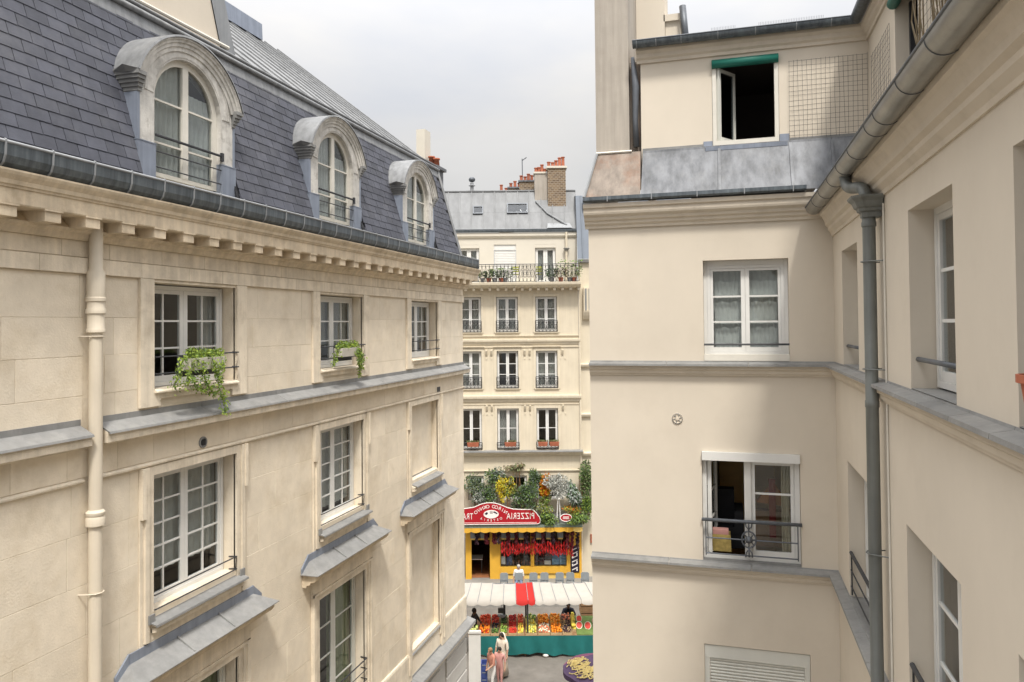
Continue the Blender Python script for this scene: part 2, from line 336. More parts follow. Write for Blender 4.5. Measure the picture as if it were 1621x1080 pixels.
def room(b, F, u0, u1, z0, z1, w, depth=2.2, m='room_wall'):
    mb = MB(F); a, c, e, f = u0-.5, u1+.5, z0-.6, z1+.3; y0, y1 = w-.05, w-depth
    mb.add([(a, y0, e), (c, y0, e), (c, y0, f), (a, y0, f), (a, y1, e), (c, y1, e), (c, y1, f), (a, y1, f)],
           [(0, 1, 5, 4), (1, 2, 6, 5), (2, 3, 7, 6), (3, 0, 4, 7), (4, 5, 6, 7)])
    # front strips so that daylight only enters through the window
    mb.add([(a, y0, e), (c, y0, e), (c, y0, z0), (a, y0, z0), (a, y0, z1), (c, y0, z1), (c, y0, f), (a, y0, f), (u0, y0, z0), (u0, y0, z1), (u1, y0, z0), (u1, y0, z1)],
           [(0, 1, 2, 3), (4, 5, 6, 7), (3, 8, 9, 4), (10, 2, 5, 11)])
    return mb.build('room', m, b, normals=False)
def curtain(b, F, u0, u1, z0, z1, w, m='curtain', amp=.025, folds=9, top=None, gather=0., name='curtain'):
    mb = MB(F); n = folds*6; vs = []; rows = 6
    for j in range(rows+1):
        t = j/rows; z = z1+(z0-z1)*t
        for i in range(n+1):
            x = i/n; g = gather*math.sin(math.pi*min(1, t*1.1))
            u = u0+(u1-u0)*x*(1-g); vs.append((u, w+amp*math.sin(x*folds*2*math.pi)*(.4+.6*t)+.01*math.sin(7*x+3*t), z))
    mb.add(vs, [(j*(n+1)+i, j*(n+1)+i+1, (j+1)*(n+1)+i+1, (j+1)*(n+1)+i) for j in range(rows) for i in range(n)])
    return mb.build(name, m, b, smooth=True, normals=False)
def window(b, F, u0, u1, z0, z1, w, leaves=2, cols=2, rows=3, fr=.055, bar=.026, st=.045, m='white_paint', glass='glass', mid=None, name='window', depth=.06, rail=None):
    rail = rail or st
    mb = MB(F); mb.box(u0, u0+fr, w-depth, w, z0, z1).box(u1-fr, u1, w-depth, w, z0, z1).box(u0+fr, u1-fr, w-depth, w-.002, z0, z0+fr).box(u0+fr, u1-fr, w-depth, w-.002, z1-fr, z1)
    win = mb.build(name, m, b)
    lw = (u1-u0-2*fr)/leaves
    for l in range(leaves):
        a = u0+fr+l*lw+.002; e = a+lw-.004; c = z0+fr+.002; d = z1-fr-.002; q = w-.012
        sl = st*(1.45 if leaves == 2 and l == 1 else 1); sr = st*(1.45 if leaves == 2 and l == 0 else 1)
        mb = MB(F); mb.box(a, a+sl, q-.045, q, c, d).box(e-sr, e, q-.045, q, c, d).box(a+sl, e-sr, q-.045, q-.002, c, c+rail*1.5).box(a+sl, e-sr, q-.045, q-.002, d-rail, d)
        x0, x1, y0, y1 = a+sl, e-sr, c+rail*1.5, d-rail
        for i in range(1, cols):
            x = x0+(x1-x0)*i/cols; mb.box(x-bar/2, x+bar/2, q-.038, q-.006, y0, y1)
        for j in range(1, rows):
            y = y0+(y1-y0)*j/rows; mb.box(x0, x1, q-.036, q-.009, y-bar/2, y+bar/2)
        mb.build('casement', m, win)
        for i in range(cols):
            for j in range(rows):
                g0, g1 = x0+(x1-x0)*i/cols, x0+(x1-x0)*(i+1)/cols; h0, h1 = y0+(y1-y0)*j/rows, y0+(y1-y0)*(j+1)/rows
                tl, tl2 = rnd.uniform(-.004, .004), rnd.uniform(-.004, .004); p = q-.022
                mb = MB(F); mb.add([(g0, p+tl, h0), (g1, p-tl, h0), (g1, p-tl+tl2, h1), (g0, p+tl+tl2, h1), (g0, p+tl-.004, h0), (g1, p-tl-.004, h0), (g1, p-tl+tl2-.004, h1), (g0, p+tl+tl2-.004, h1)],
                                   [(0, 1, 2, 3), (7, 6, 5, 4), (0, 1, 5, 4), (1, 2, 6, 5), (2, 3, 7, 6), (3, 0, 4, 7)])
                mb.build('pane', glass, win)
    return win

# ------------------------------------------------------------------ ground
Sr = Vector((c_, s_, 0)); Sn = Vector((-s_, c_, 0))     # street direction and its normal
FS0 = frame(Sr, -Sn, (0, 0, 0))                          # street frame: u along the street, w towards the camera (w = -distance)
MB(FS0).add([(-150, 60, 0), (150, 60, 0), (150, -180, 0), (-150, -180, 0)], [(0, 1, 2, 3)]).build('street', 'asphalt', kind='structure', normals=False)
pv = MB(FS0); pv.box(-40, 40, -40.2, -36.4, -.05, .125); pv.build('pavement', 'pavement', kind='structure')
kb = bpy.data.objects.new('kerb', None); COL.objects.link(kb); tag(kb, kind='structure')
for i in range(24):
    MB(FS0).box(-12+i*1.0+.004, -12+(i+1)*1.0-.004, -36.398, -36.2, -.05, .13).build('kerb_stone', 'kerb_stone', kb)

# ================================================================== limestone building with the slate mansard
XL = -7.5
FL = frame((0, 1, 0), (1, 0, 0), (XL, 0, 0))             # u = world Y, w = out of the facade (+X), z
LB = thing('limestone_building', (XL, 12, 0), 'cream limestone building with slate mansard, arched dormers and zinc gutter', 'building')
UC = [9.14, 13.41, 17.68]                                 # window axes
U0, U1 = 2.6, 20.6
DC = [9.14, 13.44, 17.64]                                 # dormer axes
AT = [(c-.885, c+.885, 12.95, 14.42) for c in UC]         # attic storey openings
MD = [(c-.885, c+.885, 9.95, 11.80) for c in UC]          # second storey openings
LW = [(c-.93, c+.93, 5.80, 8.60) for c in UC]             # first storey openings
back = MB(FL); wall_holes(back, U0, U1, 5.0, 15.5, [(*h, .32) for h in AT+MD[:2]+LW[:2]]+[(*MD[2], .16), (*LW[2], .16)], -.006, .3)
for h in (MD[2], LW[2]):                                   # the two blind windows are walled up
    back.add([(h[0], -.166, h[2]), (h[1], -.166, h[2]), (h[1], -.166, h[3]), (h[0], -.166, h[3])], [(0, 1, 2, 3)])
wallL = back.build('wall', 'limestone', LB, normals=False)
# courses of ashlar; window surrounds stand proud and are left out of the courses
sur = [(c-1.13, c+1.13, 12.72, 14.46) for c in UC]
ashlar(FL, wallL, U0, U1, [12.55, 12.98, 13.46, 13.93, 14.46], sur+[(7.14, 7.29, 12, 15)], 0, .9, 1.7, 'limestone', seed=3)
sur2 = [(c-1.12, c+1.12, 9.55, 11.93) for c in UC]; sur3 = [(c-1.2, c+1.2, 5.15, 9.2) for c in UC]
zs = [5.15+(11.93-5.15)*i/11 for i in range(12)]
ashlar(FL, wallL, U0, U1, zs, sur2+sur3, 0, .85, 1.6, 'limestone', seed=5)
ashlar(FL, wallL, U0, U1, [11.99, 12.34], [], .004, .55, 1.0, 'limestone', seed=9, th=.01)
ashlar(FL, wallL, U0, U1, [14.662, 14.86], [], .012, .5, .95, 'limestone_trim', seed=12, th=.017)
ashlar(FL, wallL, U0, U1, [14.462, 14.655], [], .045, .6, 1.1, 'limestone_trim', seed=13, th=.06)
# bed mould, corona and cyma of the main cornice
cp = [(-.02, 14.86), (.05, 14.86), (.07, 14.885), (.085, 14.93), (.13, 14.955), (.14, 14.985), (.02, 15.10), (.375, 15.10), (.385, 15.115), (.385, 15.27), (.40, 15.275), (.405, 15.30), (.42, 15.305),
      (.43, 15.35), (.47, 15.40), (.485, 15.43), (.485, 15.45), (-.02, 15.45)]
cor = MB(FL).sweep(cp, U0, U1+.3).build('cornice', 'cornice_stone', LB)
md = MB(); md.box(-.1, .1, .0, .355, 0, .112).box(-.115, .115, .0, .372, .1125, .135)
mme = md.mesh('modillion', 'cornice_stone')
k = 0; u = 5.85-.535*6
while u < U1+.2:
    inst('modillion', mme, FL @ Matrix.Translation((u, .02, 14.976)), cor); u += .535
# zinc gutter on the cornice
gp = [(.05, 15.453), (.44, 15.453), (.50, 15.50), (.525, 15.57), (.53, 15.68), (.53, 15.70), (.515, 15.70), (.50, 15.58), (.44, 15.50), (.05, 15.50)]
gut = MB(FL).sweep(gp, U0, U1-.02).build('gutter', 'zinc_gutter', LB)
MB(FL).tube([(U0, .525, 15.705), (U1-.02, .525, 15.705)], .02, 8).build('bead', 'zinc_light', gut, smooth=True)
u = 6.24-.55*6; bs = MB(); bs.sweep([(.425, 15.447), (.452, 15.44), (.512, 15.492), (.538, 15.565), (.545, 15.72), (.53, 15.735), (.52, 15.73), (.531, 15.70), (.528, 15.57), (.503, 15.50), (.44, 15.452)], -.010, .010)
bme = bs.mesh('gutter_bracket', 'zinc_light')
while u < U1-.05: inst('gutter_bracket', bme, FL @ Matrix.Translation((u, 0, 0)), gut); u += .55
MB(FL).box(U1-.02, U1, .05, .53, 15.455, 15.70).build('gutter_end', 'zinc_gutter', gut)

# attic window surrounds, sills
def surround(c, o, z0, z1, zb, wd, name, thick=.045, ears=True):
    a, b = o[0], o[1]; s = MB(FL)
    s.box(a-wd, a, -.03, thick, zb, z1).box(b, b+wd, -.03, thick, zb, z1)
    if ears:
        s.box(a+.0, a+.12, -.03, thick-.002, zb, z0-.04).box(b-.12, b, -.03, thick-.002, zb, z0-.04)
        s.box(a+.12, b-.12, -.03, thick-.004, zb+.1, z0-.04)
    return s.build(name, 'limestone_trim', LB)
for c, h in zip(UC, AT):
    surround(c, h, h[2], 14.46, 12.73, .245, 'window_surround')
    MB(FL).sweep([(-.32, 12.96), (.02, 12.96), (.075, 12.945), (.085, 12.93), (.085, 12.912), (-.03, 12.911), (-.32, 12.90)], h[0]+.002, h[1]-.002).build('sill', 'limestone_trim', LB)
    MB(FL).box(h[0], h[1], -.3, .02, 14.422, 14.459).build('lintel', 'limestone_trim', LB)
# string course with zinc weathering, interrupted by the downpipe
for a, b in ((U0, 7.10), (7.33, U1+.06)):
    MB(FL).sweep([(-.02, 12.345), (.05, 12.345), (.055, 12.37), (.09, 12.385), (.185, 12.39), (.185, 12.515), (.0, 12.60), (-.02, 12.60)], a, b, 0, .2 if b > 20 else 0).build('string_course', 'limestone_trim', LB)
    n = max(2, round((b-a)/1.9)); zl = (b-a)/n
    for i in range(n):
        MB(FL).sweep([(-.015, 12.60), (.0, 12.606), (.205, 12.513), (.212, 12.495), (.222, 12.497), (.213, 12.525), (.012, 12.625), (.012, 12.70), (-.015, 12.70)], a+i*zl+.003, a+(i+1)*zl-.003).build('zinc_flashing', 'lead', LB)
# bead moulding under the band, and the middle windows with surrounds
segs = [(U0, 7.12), (7.31, U1)]
for a, b in segs: MB(FL).sweep([(-.02, 11.925), (.02, 11.925), (.05, 11.945), (.052, 11.965), (.02, 11.985), (-.02, 11.985)], a, b).build('bead_moulding', 'limestone_trim', LB)
for k, (c, h) in enumerate(zip(UC, MD)):
    a, b = h[0], h[1]; s = MB(FL)
    s.box(a-.10, a, -.03, .035, 9.60, 11.80).box(b, b+.10, -.03, .035, 9.60, 11.80).box(a-.10, b+.10, -.03, .033, 11.80, 11.922)
    s.box(a-.17, a-.10, -.03, .06, 9.60, 11.92).box(b+.10, b+.17, -.03, .06, 9.60, 11.92)
    s.box(a-.235, a-.17, -.03, .075, 11.25, 11.921).box(b+.17, b+.235, -.03, .075, 11.25, 11.921)
    s.box(a-.235, a-.17, -.03, .028, 9.50, 11.25).box(b+.17, b+.235, -.03, .028, 9.50, 11.25)
    s.box(a-.1, b+.1, -.03, .03, 9.50, 9.76)
    s.build('window_surround', 'limestone_trim', LB)
    # sill: stone lip and zinc cover with upturned ends
    MB(FL).sweep([(-.30, 9.77), (.12, 9.77), (.125, 9.72), (.05, 9.70), (.04, 9.78), (.13, 9.79), (.13, 9.815), (-.30, 9.90)], a-.05, b+.05).build('sill', 'limestone_trim', LB)
    z = MB(FL).sweep([(-.30, 9.935), (.175, 9.835), (.18, 9.805), (.165, 9.805), (.155, 9.825), (-.30, 9.92)], a-.10 if k != 2 else a, b+.10 if k != 2 else b)
    if k == 2: z.box(a, b, -.178, -.165, 9.90, 9.99)
    else: z.box(a-.13, a-.03, .062, .085, 9.84, 9.96).box(b+.03, b+.13, .062, .085, 9.84, 9.96)
    z.build('sill_flashing', 'lead', LB)
# hoods over the first-storey windows: stone cornice and hipped zinc cover
for k, (c, h) in enumerate(zip(UC, LW)):
    hw = 1.48
    MB(FL).sweep([(-.02, 9.02), (.08, 9.02), (.09, 9.06), (.16, 9.08), (.17, 9.12), (.26, 9.14), (.30, 9.19), (.31, 9.25), (-.02, 9.25)], c-hw+.0, c+hw-.0, -.0, .0).build('hood_cornice', 'cornice_stone', LB)
    MB(FL).box(c-1.2, c+1.2, -.03, .05, 8.72, 9.019).build('hood_frieze', 'limestone_trim', LB)
    t = MB(FL); zf, zb = 9.262, 9.44
    A = [(c-hw-.06, .36, zf), (c+hw+.06, .36, zf), (c+1.28, .03, zb), (c-1.28, .03, zb), (c-hw-.06, .0, zf), (c+hw+.06, .0, zf)]
    t.add(A+[(p[0], p[1], p[2]+.012) for p in A], [(0, 1, 2, 3), (6, 9, 8, 7), (0, 3, 4), (6, 10, 9), (1, 5, 2), (7, 8, 11), (0, 6, 7, 1), (0, 4, 10, 6), (1, 7, 11, 5)])
    for q in (-.45, .42): t.add([(c+q-.012, .34, zf+.02), (c+q+.012, .34, zf+.02), (c+q+.012, .05, zb+.015), (c+q-.012, .05, zb+.015), (c+q-.008, .34, zf+.04), (c+q+.008, .34, zf+.04), (c+q+.008, .05, zb+.035), (c+q-.008, .05, zb+.035)],
                                 [(0, 1, 5, 4), (1, 2, 6, 5), (2, 3, 7, 6), (3, 0, 4, 7), (4, 5, 6, 7)])
    t.build('hood_cover', 'lead', LB)
    f = MB(FL); f.poly([(c-1.30, zb-.01), (c+1.30, zb-.01), (c+1.30, 9.575), (c-1.30, 9.575)], .022, .042)
    f.poly([(c-hw-.05, zf+.015), (c-1.301, zb+.0), (c-1.301, 9.575), (c-hw-.05, zf+.11)], .006, .03)
    f.poly([(c+hw+.05, zf+.015), (c+1.301, zb+.0), (c+1.301, 9.575), (c+hw+.05, zf+.11)], .006, .03); f.build('hood_flashing', 'dormer_zinc', LB)
    a, b = h[0], h[1]; s = MB(FL)
    for q, (x, t) in enumerate(((.09, .03), (.17, .055), (.25, .075))):
        p = (0, .09, .17)[q]
        s.box(a-x, a-p, -.03, t, 5.34 if q else 5.5, 8.6+p).box(b+p, b+x, -.03, t, 5.34 if q else 5.5, 8.6+p).box(a-x, b+x, -.03, t-.002, 8.6+p, 8.6+x-(.13 if q == 2 else 0))
    s.build('window_surround', 'limestone_trim', LB)
    MB(FL).sweep([(-.3, 5.83), (.02, 5.72), (.03, 5.70), (.0, 5.68), (-.3, 5.70)], a+.002, b-.002).build('sill_flashing', 'lead', LB)
for a, b in zip([U0]+[c+1.0 for c in UC], [c-1.0 for c in UC]+[U1]):       # pedestal course between the openings
    MB(FL).sweep([(-.03, 5.16), (.05, 5.16), (.05, 5.78), (.035, 5.83), (-.03, 5.84)], a, b).build('pedestal_course', 'limestone_trim', LB)
MB(FL).sweep([(-.02, 4.86), (.06, 4.86), (.10, 4.92), (.25, 4.94), (.25, 5.05), (-.02, 5.13)], U0, U1+.2).build('string_course', 'limestone_trim', LB)
for i in range(9): MB(FL).sweep([(-.01, 5.14), (.262, 5.056), (.27, 5.02), (.285, 5.022), (.272, 5.075), (.012, 5.16), (.012, 5.2), (-.01, 5.2)], U0+i*2.02+.003, U0+(i+1)*2.02-.003).build('zinc_flashing', 'lead', LB)
gf = MB(FL); gf.box(U0, U1-.02, -.3, .0, 0, 4.86); gfo = gf.build('ground_floor_wall', 'grey_paint', LB)
z = .1
while z < 4.7:
    for a, b in ((U0, 10.4), (12.2, 15.9), (19.0, U1)):
        MB(FL).sweep([(-.01, z), (.03, z+.012), (.045, z+.03), (.045, z+.40), (.03, z+.418), (-.01, z+.43)], a, b).build('rusticated_course', 'grey_paint', gfo)
    z += .45
for a in (10.6, 12.0, 16.1, 17.4):
    MB(FL).box(a, a+1.1 if a > 12.1 else a+.15, .0, .06, .1, 4.6).build('shop_shutter', 'grey_paint', gfo)

# windows of the facade
for k, h in enumerate(AT):
    window(LB, FL, h[0]+.03, h[1]-.03, h[2]+.02, h[3]-.02, -.22, 2, 2, 3, fr=.06, st=.055)
    room(LB, FL, h[0], h[1], h[2], h[3], -.34)
    if k: curtain(LB, FL, h[0]+.1, h[1]-.1, h[2]+.45, h[3]-.08, -.33, 'curtain', folds=10)
    else: curtain(LB, FL, h[0]+1.28, h[1]-.1, h[2]+.2, h[3]-.08, -.33, 'curtain', folds=4)
    r = MB(FL)
    for z in (13.40, 13.17):
        r.tube([(h[0]+.0, -.05, z), (h[0]+.03, .085, z), (h[1]-.03, .085, z), (h[1]-.0, -.05, z)], .012, 6)
    r.build('guard_rail', 'iron', LB)
for k in (0, 1):
    h = MD[k]
    window(LB, FL, h[0]+.02, h[1]-.02, h[2]+.0, h[3]-.01, -.21, 2, 2, 5, fr=.06, st=.05)
    room(LB, FL, h[0], h[1], h[2], h[3], -.34); curtain(LB, FL, h[0]+.08, h[1]-.08, h[2]+.38 if k == 0 else h[2]+.2, h[3]-.05, -.34, 'curtain_lace', folds=12, amp=.015)
    r = MB(FL)
    for z in ((10.18, 9.985) if k == 0 else (10.2, 10.0)): r.tube([(h[0], -.12, z-.02), (h[0]+.02, .04, z), (h[1]-.02, .04, z), (h[1], -.12, z-.02)], .010, 6)
    r.tube([(h[1]-.03, .04, 10.18), (h[1]-.05, .04, 9.98)], .009, 6); r.build('guard_rail', 'iron', LB)
for k in (0, 1):
    h = LW[k]
    window(LB, FL, h[0]+.02, h[1]-.02, h[2]+.05, h[3]-.01, -.21, 2, 1, 4, fr=.06, st=.06, m='shutter_grey')
    room(LB, FL, h[0], h[1], h[2], h[3], -.34)
    curtain(LB, FL, h[0]+.85, h[1]-.08, h[2]+.1, h[3]-.05, -.34, 'curtain_green', folds=5)
    r = MB(FL)
    for z in (6.72, 6.5, 6.28, 6.05): r.tube([(h[0], -.1, z), (h[0]+.02, .06, z), (h[1]-.02, .06, z), (h[1], -.1, z)], .014 if z > 6.6 else .009, 6)
    r.build('guard_rail', 'iron', LB)

# cast pipe, vents
dp = MB(FL); px, pw = 7.215, .115
dp.lathe([(.077, 0), (.077, 11.4), (.108, 11.41), (.108, 11.50), (.098, 11.52), (.108, 11.54), (.108, 11.57), (.077, 11.6), (.077, 13.74), (.105, 13.75), (.105, 13.79), (.098, 13.8), (.098, 13.97), (.112, 13.98), (.112, 14.03), (.10, 14.05), (.10, 14.12), (.112, 14.13), (.112, 14.17),
          (.102, 14.18), (.102, 14.48), (.077, 14.52), (.077, 15.1)], (px, pw, 0), 16)
dpo = autosmooth(dp.build('downpipe', 'pipe_cream', LB), 40)
for z in (13.70, 10.6, 7.6): MB(FL).tube([(px-.14, -.01, z), (px-.10, pw+.0, z), (px-.06, pw+.07, z), (px, pw+.093, z), (px+.06, pw+.07, z), (px+.10, pw, z), (px+.14, -.01, z)], .009, 6).build('pipe_clip', 'pipe_cream', dpo)
vn = MB(FL); vn.lathe([(.085, -.02), (.085, .022), (.065, .026), (.062, .012), (.0, .012)], (9.26, 0, 12.09), 16, axis=1); v0 = vn.build('air_vent', 'lead', LB)
for i in range(4): MB(FL).box(9.215+i*.026, 9.228+i*.026, .013, .024, 12.045, 12.135).build('vent_bar', 'iron', v0)
MB(FL).box(18.52, 18.74, -.02, .012, 11.995, 12.125).build('air_vent', 'iron', LB)

# ---------------- mansard of slates
M0 = Vector((XL+.02, 0, 15.72)); M1 = Vector((-8.28, 0, 18.45)); sl = (M1-M0); SLEN = sl.length; sd = sl.normalized(); nd = Vector((sd.z, 0, -sd.x))
FM = Matrix(((0, nd.x, sd.x, M0.x), (1, nd.y, sd.y, 0), (0, nd.z, sd.z, M0.z), (0, 0, 0, 1)))
mr = MB(FM); wall_holes(mr, U0, U1-.1, 0, SLEN, [(c-1.0, c+1.0, .02, 1.5) for c in DC], -.01, .02)
mans = mr.build('mansard_roof', 'iron', LB, normals=False)
tilt = .028
s1 = (sd*math.cos(tilt)-nd*math.sin(tilt)).normalized(); n1 = Vector((s1.z, 0, -s1.x))
SW, SE = .31, .172
sm = MB(); w2 = SW/2-.005; sm.add([(-w2, 0, 0), (w2, 0, 0), (w2, .245, 0), (-w2, .245, 0), (-w2, .001, .014), (w2, .001, .014), (w2, .245, .009), (-w2, .245, .009)], [(0, 3, 2, 1), (4, 5, 6, 7), (0, 1, 5, 4), (1, 2, 6, 5), (2, 3, 7, 6), (3, 0, 4, 7)])
sme = sm.mesh('slate', 'slate')
pl = []
for i in range(16):
    s0 = i*SE-.01; off = (i % 2)*.5*SW
    for j in range(int((U1-.1-U0)/SW)):
        u = U0+off+(j+.5)*SW
        if u+SW/2 > U1-.08: continue
        p = M0+sd*s0; z = p.z+.1; cc = min(DC, key=lambda q: abs(q-u)); dx = abs(u-cc)
        if dx < .93 and z < 17.15: continue
        if math.hypot(u-cc, z-16.89) < .98 and z > 17.0: continue
        wf = 1.0
        if z < 16.42 and dx < 1.045+SW/2:                  # slates cut to fit beside the dormer cladding
            lo, hi = u-SW/2, u+SW/2
            if u > cc: lo = max(lo, cc+1.045)
            else: hi = min(hi, cc-1.045)
            if hi-lo < .05: continue
            wf = (hi-lo)/SW; u = (lo+hi)/2
        P = Vector((p.x, u+rnd.uniform(-.002, .002), p.z))+nd*(.012+rnd.uniform(0, .003))+sd*rnd.uniform(-.004, .004)
        pl.append((P, rnd.uniform(-.006, .006)*(wf > .99), wf))
def mk(P, a, wf=1.0):
    x = Vector((0, 1, 0)); M = Matrix(((x.x, s1.x, n1.x, P.x), (x.y, s1.y, n1.y, P.y), (x.z, s1.z, n1.z, P.z), (0, 0, 0, 1)))
    return M @ Matrix.Rotation(a, 4, 'Z') @ Matrix.Diagonal((wf, 1, 1, 1))
pl.sort(key=lambda q: 0 if 6.0 < q[0].y else 1)
vis = [q for q in pl if q[0].y > 5.9]; vis.sort(key=lambda q: q[0].y**2+(q[0].z-CAM_H)**2)
single = set(id(q) for q in vis[:300])
rest = MB()
for q in pl:
    if id(q) in single: inst('slate', sme, mk(*q), mans)
    else:
        rest.M = mk(*q); rest.add([(-w2, 0, 0), (w2, 0, 0), (w2, .245, 0), (-w2, .245, 0), (-w2, .001, .014), (w2, .001, .014), (w2, .245, .009), (-w2, .245, .009)], [(0, 3, 2, 1), (4, 5, 6, 7), (0, 1, 5, 4), (1, 2, 6, 5), (2, 3, 7, 6), (3, 0, 4, 7)])
rest.build('slates', 'slate', mans, kind='stuff', normals=False)
# verge, break flashing and standing-seam zinc above
MB().tube([M0+Vector((.0, U1-.09, .05)), M1+Vector((.02, U1-.09, .05))], .045, 6).build('verge_roll', 'zinc', LB)
Bz = M1.z
brk = MB(); brk.add([(M1.x+.10, U0, Bz-.26), (M1.x+.10, U1-.06, Bz-.26), (M1.x+.05, U1-.06, Bz-.02), (M1.x+.05, U0, Bz-.02), (M1.x+.03, U0, Bz+.08), (M1.x+.03, U1-.06, Bz+.08), (M1.x-.25, U0, Bz+.1), (M1.x-.25, U1-.06, Bz+.1), (M1.x+.02, U0, Bz-.3), (M1.x+.02, U1-.06, Bz-.3)],
                    [(0, 1, 2, 3), (3, 2, 5, 4), (4, 5, 7, 6), (0, 8, 9, 1)])
bko = brk.build('break_flashing', 'zinc', LB, normals=False)
MB().tube([(M1.x+.07, U0, Bz+.0), (M1.x+.07, U1-.05, Bz+.0)], .045, 8).build('break_roll', 'zinc', bko, smooth=True)
MB().tube([(M1.x-.02, U0, Bz+.14), (M1.x-.02, U1-.05, Bz+.14)], .03, 8).build('break_roll', 'zinc', bko, smooth=True)
Z0, Z1 = Vector((M1.x-.05, 0, Bz+.1)), Vector((-13.3, 0, 22.42)); zd = (Z1-Z0).normalized(); zn = Vector((zd.z, 0, -zd.x)); ZL = (Z1-Z0).length
FZ = Matrix(((0, zd.x, zn.x, Z0.x), (1, zd.y, zn.y, 0), (0, zd.z, zn.z, Z0.z), (0, 0, 0, 1)))
upr = MB(); upr.add([(Z0.x, U0, Z0.z-.05), (Z0.x, U1-.1, Z0.z-.05), (Z1.x, U1-.1, Z1.z-.05), (Z1.x, U0, Z1.z-.05), (-19, U0, 18), (-19, U1-.1, 18)], [(0, 1, 2, 3), (3, 2, 5, 4)])
upo = upr.build('upper_roof', 'zinc', LB, normals=False)
for j in range(27):
    u = U1-.1-.66*(j+1)
    for q, (a, b) in enumerate(((0, 2.1), (2.105, 4.2), (4.205, ZL))):
        m = MB(FZ); m.box(u+.025, u+.635, a, b, 0, .006+.004*(2-q)); 
        m.box(u-.02, u+.02, a, b, .0, .045); m.build('zinc_sheet', 'zinc', upo)
rc = MB(); rc.add([(Z1.x+.35, U0, Z1.z-.2), (Z1.x+.35, U1-2, Z1.z-.2), (Z1.x+.33, U1-2, Z1.z+.28), (Z1.x+.33, U0, Z1.z+.28), (Z1.x-.3, U1-2, Z1.z+.28), (Z1.x-.3, U0, Z1.z+.28), (Z1.x-.3, U0, Z1.z-.2), (Z1.x-.3, U1-2, Z1.z-.2)], [(0, 1, 2, 3), (3, 2, 4, 5), (5, 4, 7, 6), (1, 7, 4, 2)])
rc.build('ridge_cap', 'dormer_zinc', LB)
# gable end towards the street
ge = MB(); pts = [(XL-.05, 0), (XL-.05, 15.4), (XL-.1, 15.7), (M1.x-.06, Bz-.05), (Z1.x, Z1.z-.1), (-19, 17.9), (-19, 0)]
ge.add([(x, U1-.13, z) for x, z in pts]+[(x, U1-.01, z) for x, z in pts], [tuple(range(7)), tuple(range(13, 6, -1))]+[(i, (i+1) % 7, 7+(i+1) % 7, 7+i) for i in range(7)])
ge.build('gable_wall', 'limestone', LB)
# party-wall chimney stack rising from the mansard break
cs = MB(); cs.add([(-8.42, 4.0, 18.2), (-8.42, 11.02, 18.2), (-8.42, 9.55, 22.6), (-8.42, 4.0, 22.6), (-10.5, 4.0, 18.2), (-10.5, 11.02, 18.2), (-10.5, 9.55, 22.6), (-10.5, 4.0, 22.6)],
                  [(0, 1, 2, 3), (4, 7, 6, 5), (1, 5, 6, 2), (3, 2, 6, 7), (0, 3, 7, 4)])
cso = cs.build('chimney_stack', 'plaster', LB)
q = MB(); q.add([(-8.40, 10.97, 18.35), (-8.40, 11.36, 18.35), (-8.40, 9.94, 22.6), (-8.40, 9.55, 22.6), (-10.5, 10.97, 18.35), (-10.5, 11.36, 18.35), (-10.5, 9.94, 22.6), (-10.5, 9.55, 22.6)], [(0, 1, 2, 3), (1, 5, 6, 2), (0, 4, 5, 1), (4, 7, 6, 5), (2, 6, 7, 3)])
q.build('stack_flashing', 'zinc_light', cso)
q = MB(); q.tube([(-8.37, 4.0, 18.60), (-8.36, 7.2, 18.66), (-8.36, 9.4, 18.70), (-8.36, 11.0, 18.72)], [.03, .04, .03, .035], 7); q.build('mortar_fillet', 'offwhite_paint', cso)
# small chimney on the street end with a clay pot, and the pale flue behind it
sc2 = MB(); sc2.box(-8.95, -8.36, 20.7, 21.3, 14, 18.55).box(-9.0, -8.28, 20.62, 21.38, 18.55, 18.64); so = sc2.build('chimney', 'zinc_apron', LB)
for x, h in ((-8.60, .34), (-8.44, .27)): MB().lathe([(.10, 0), (.085, h-.05), (.11, h-.045), (.11, h), (.08, h)], (x, 20.95, 18.64), 10).build('chimney_pot', 'terracotta', so, smooth=True)
MB().box(-9.02, -8.74, 20.75, 21.2, 14, 19.8).build('flue', 'attic_plaster', LB)

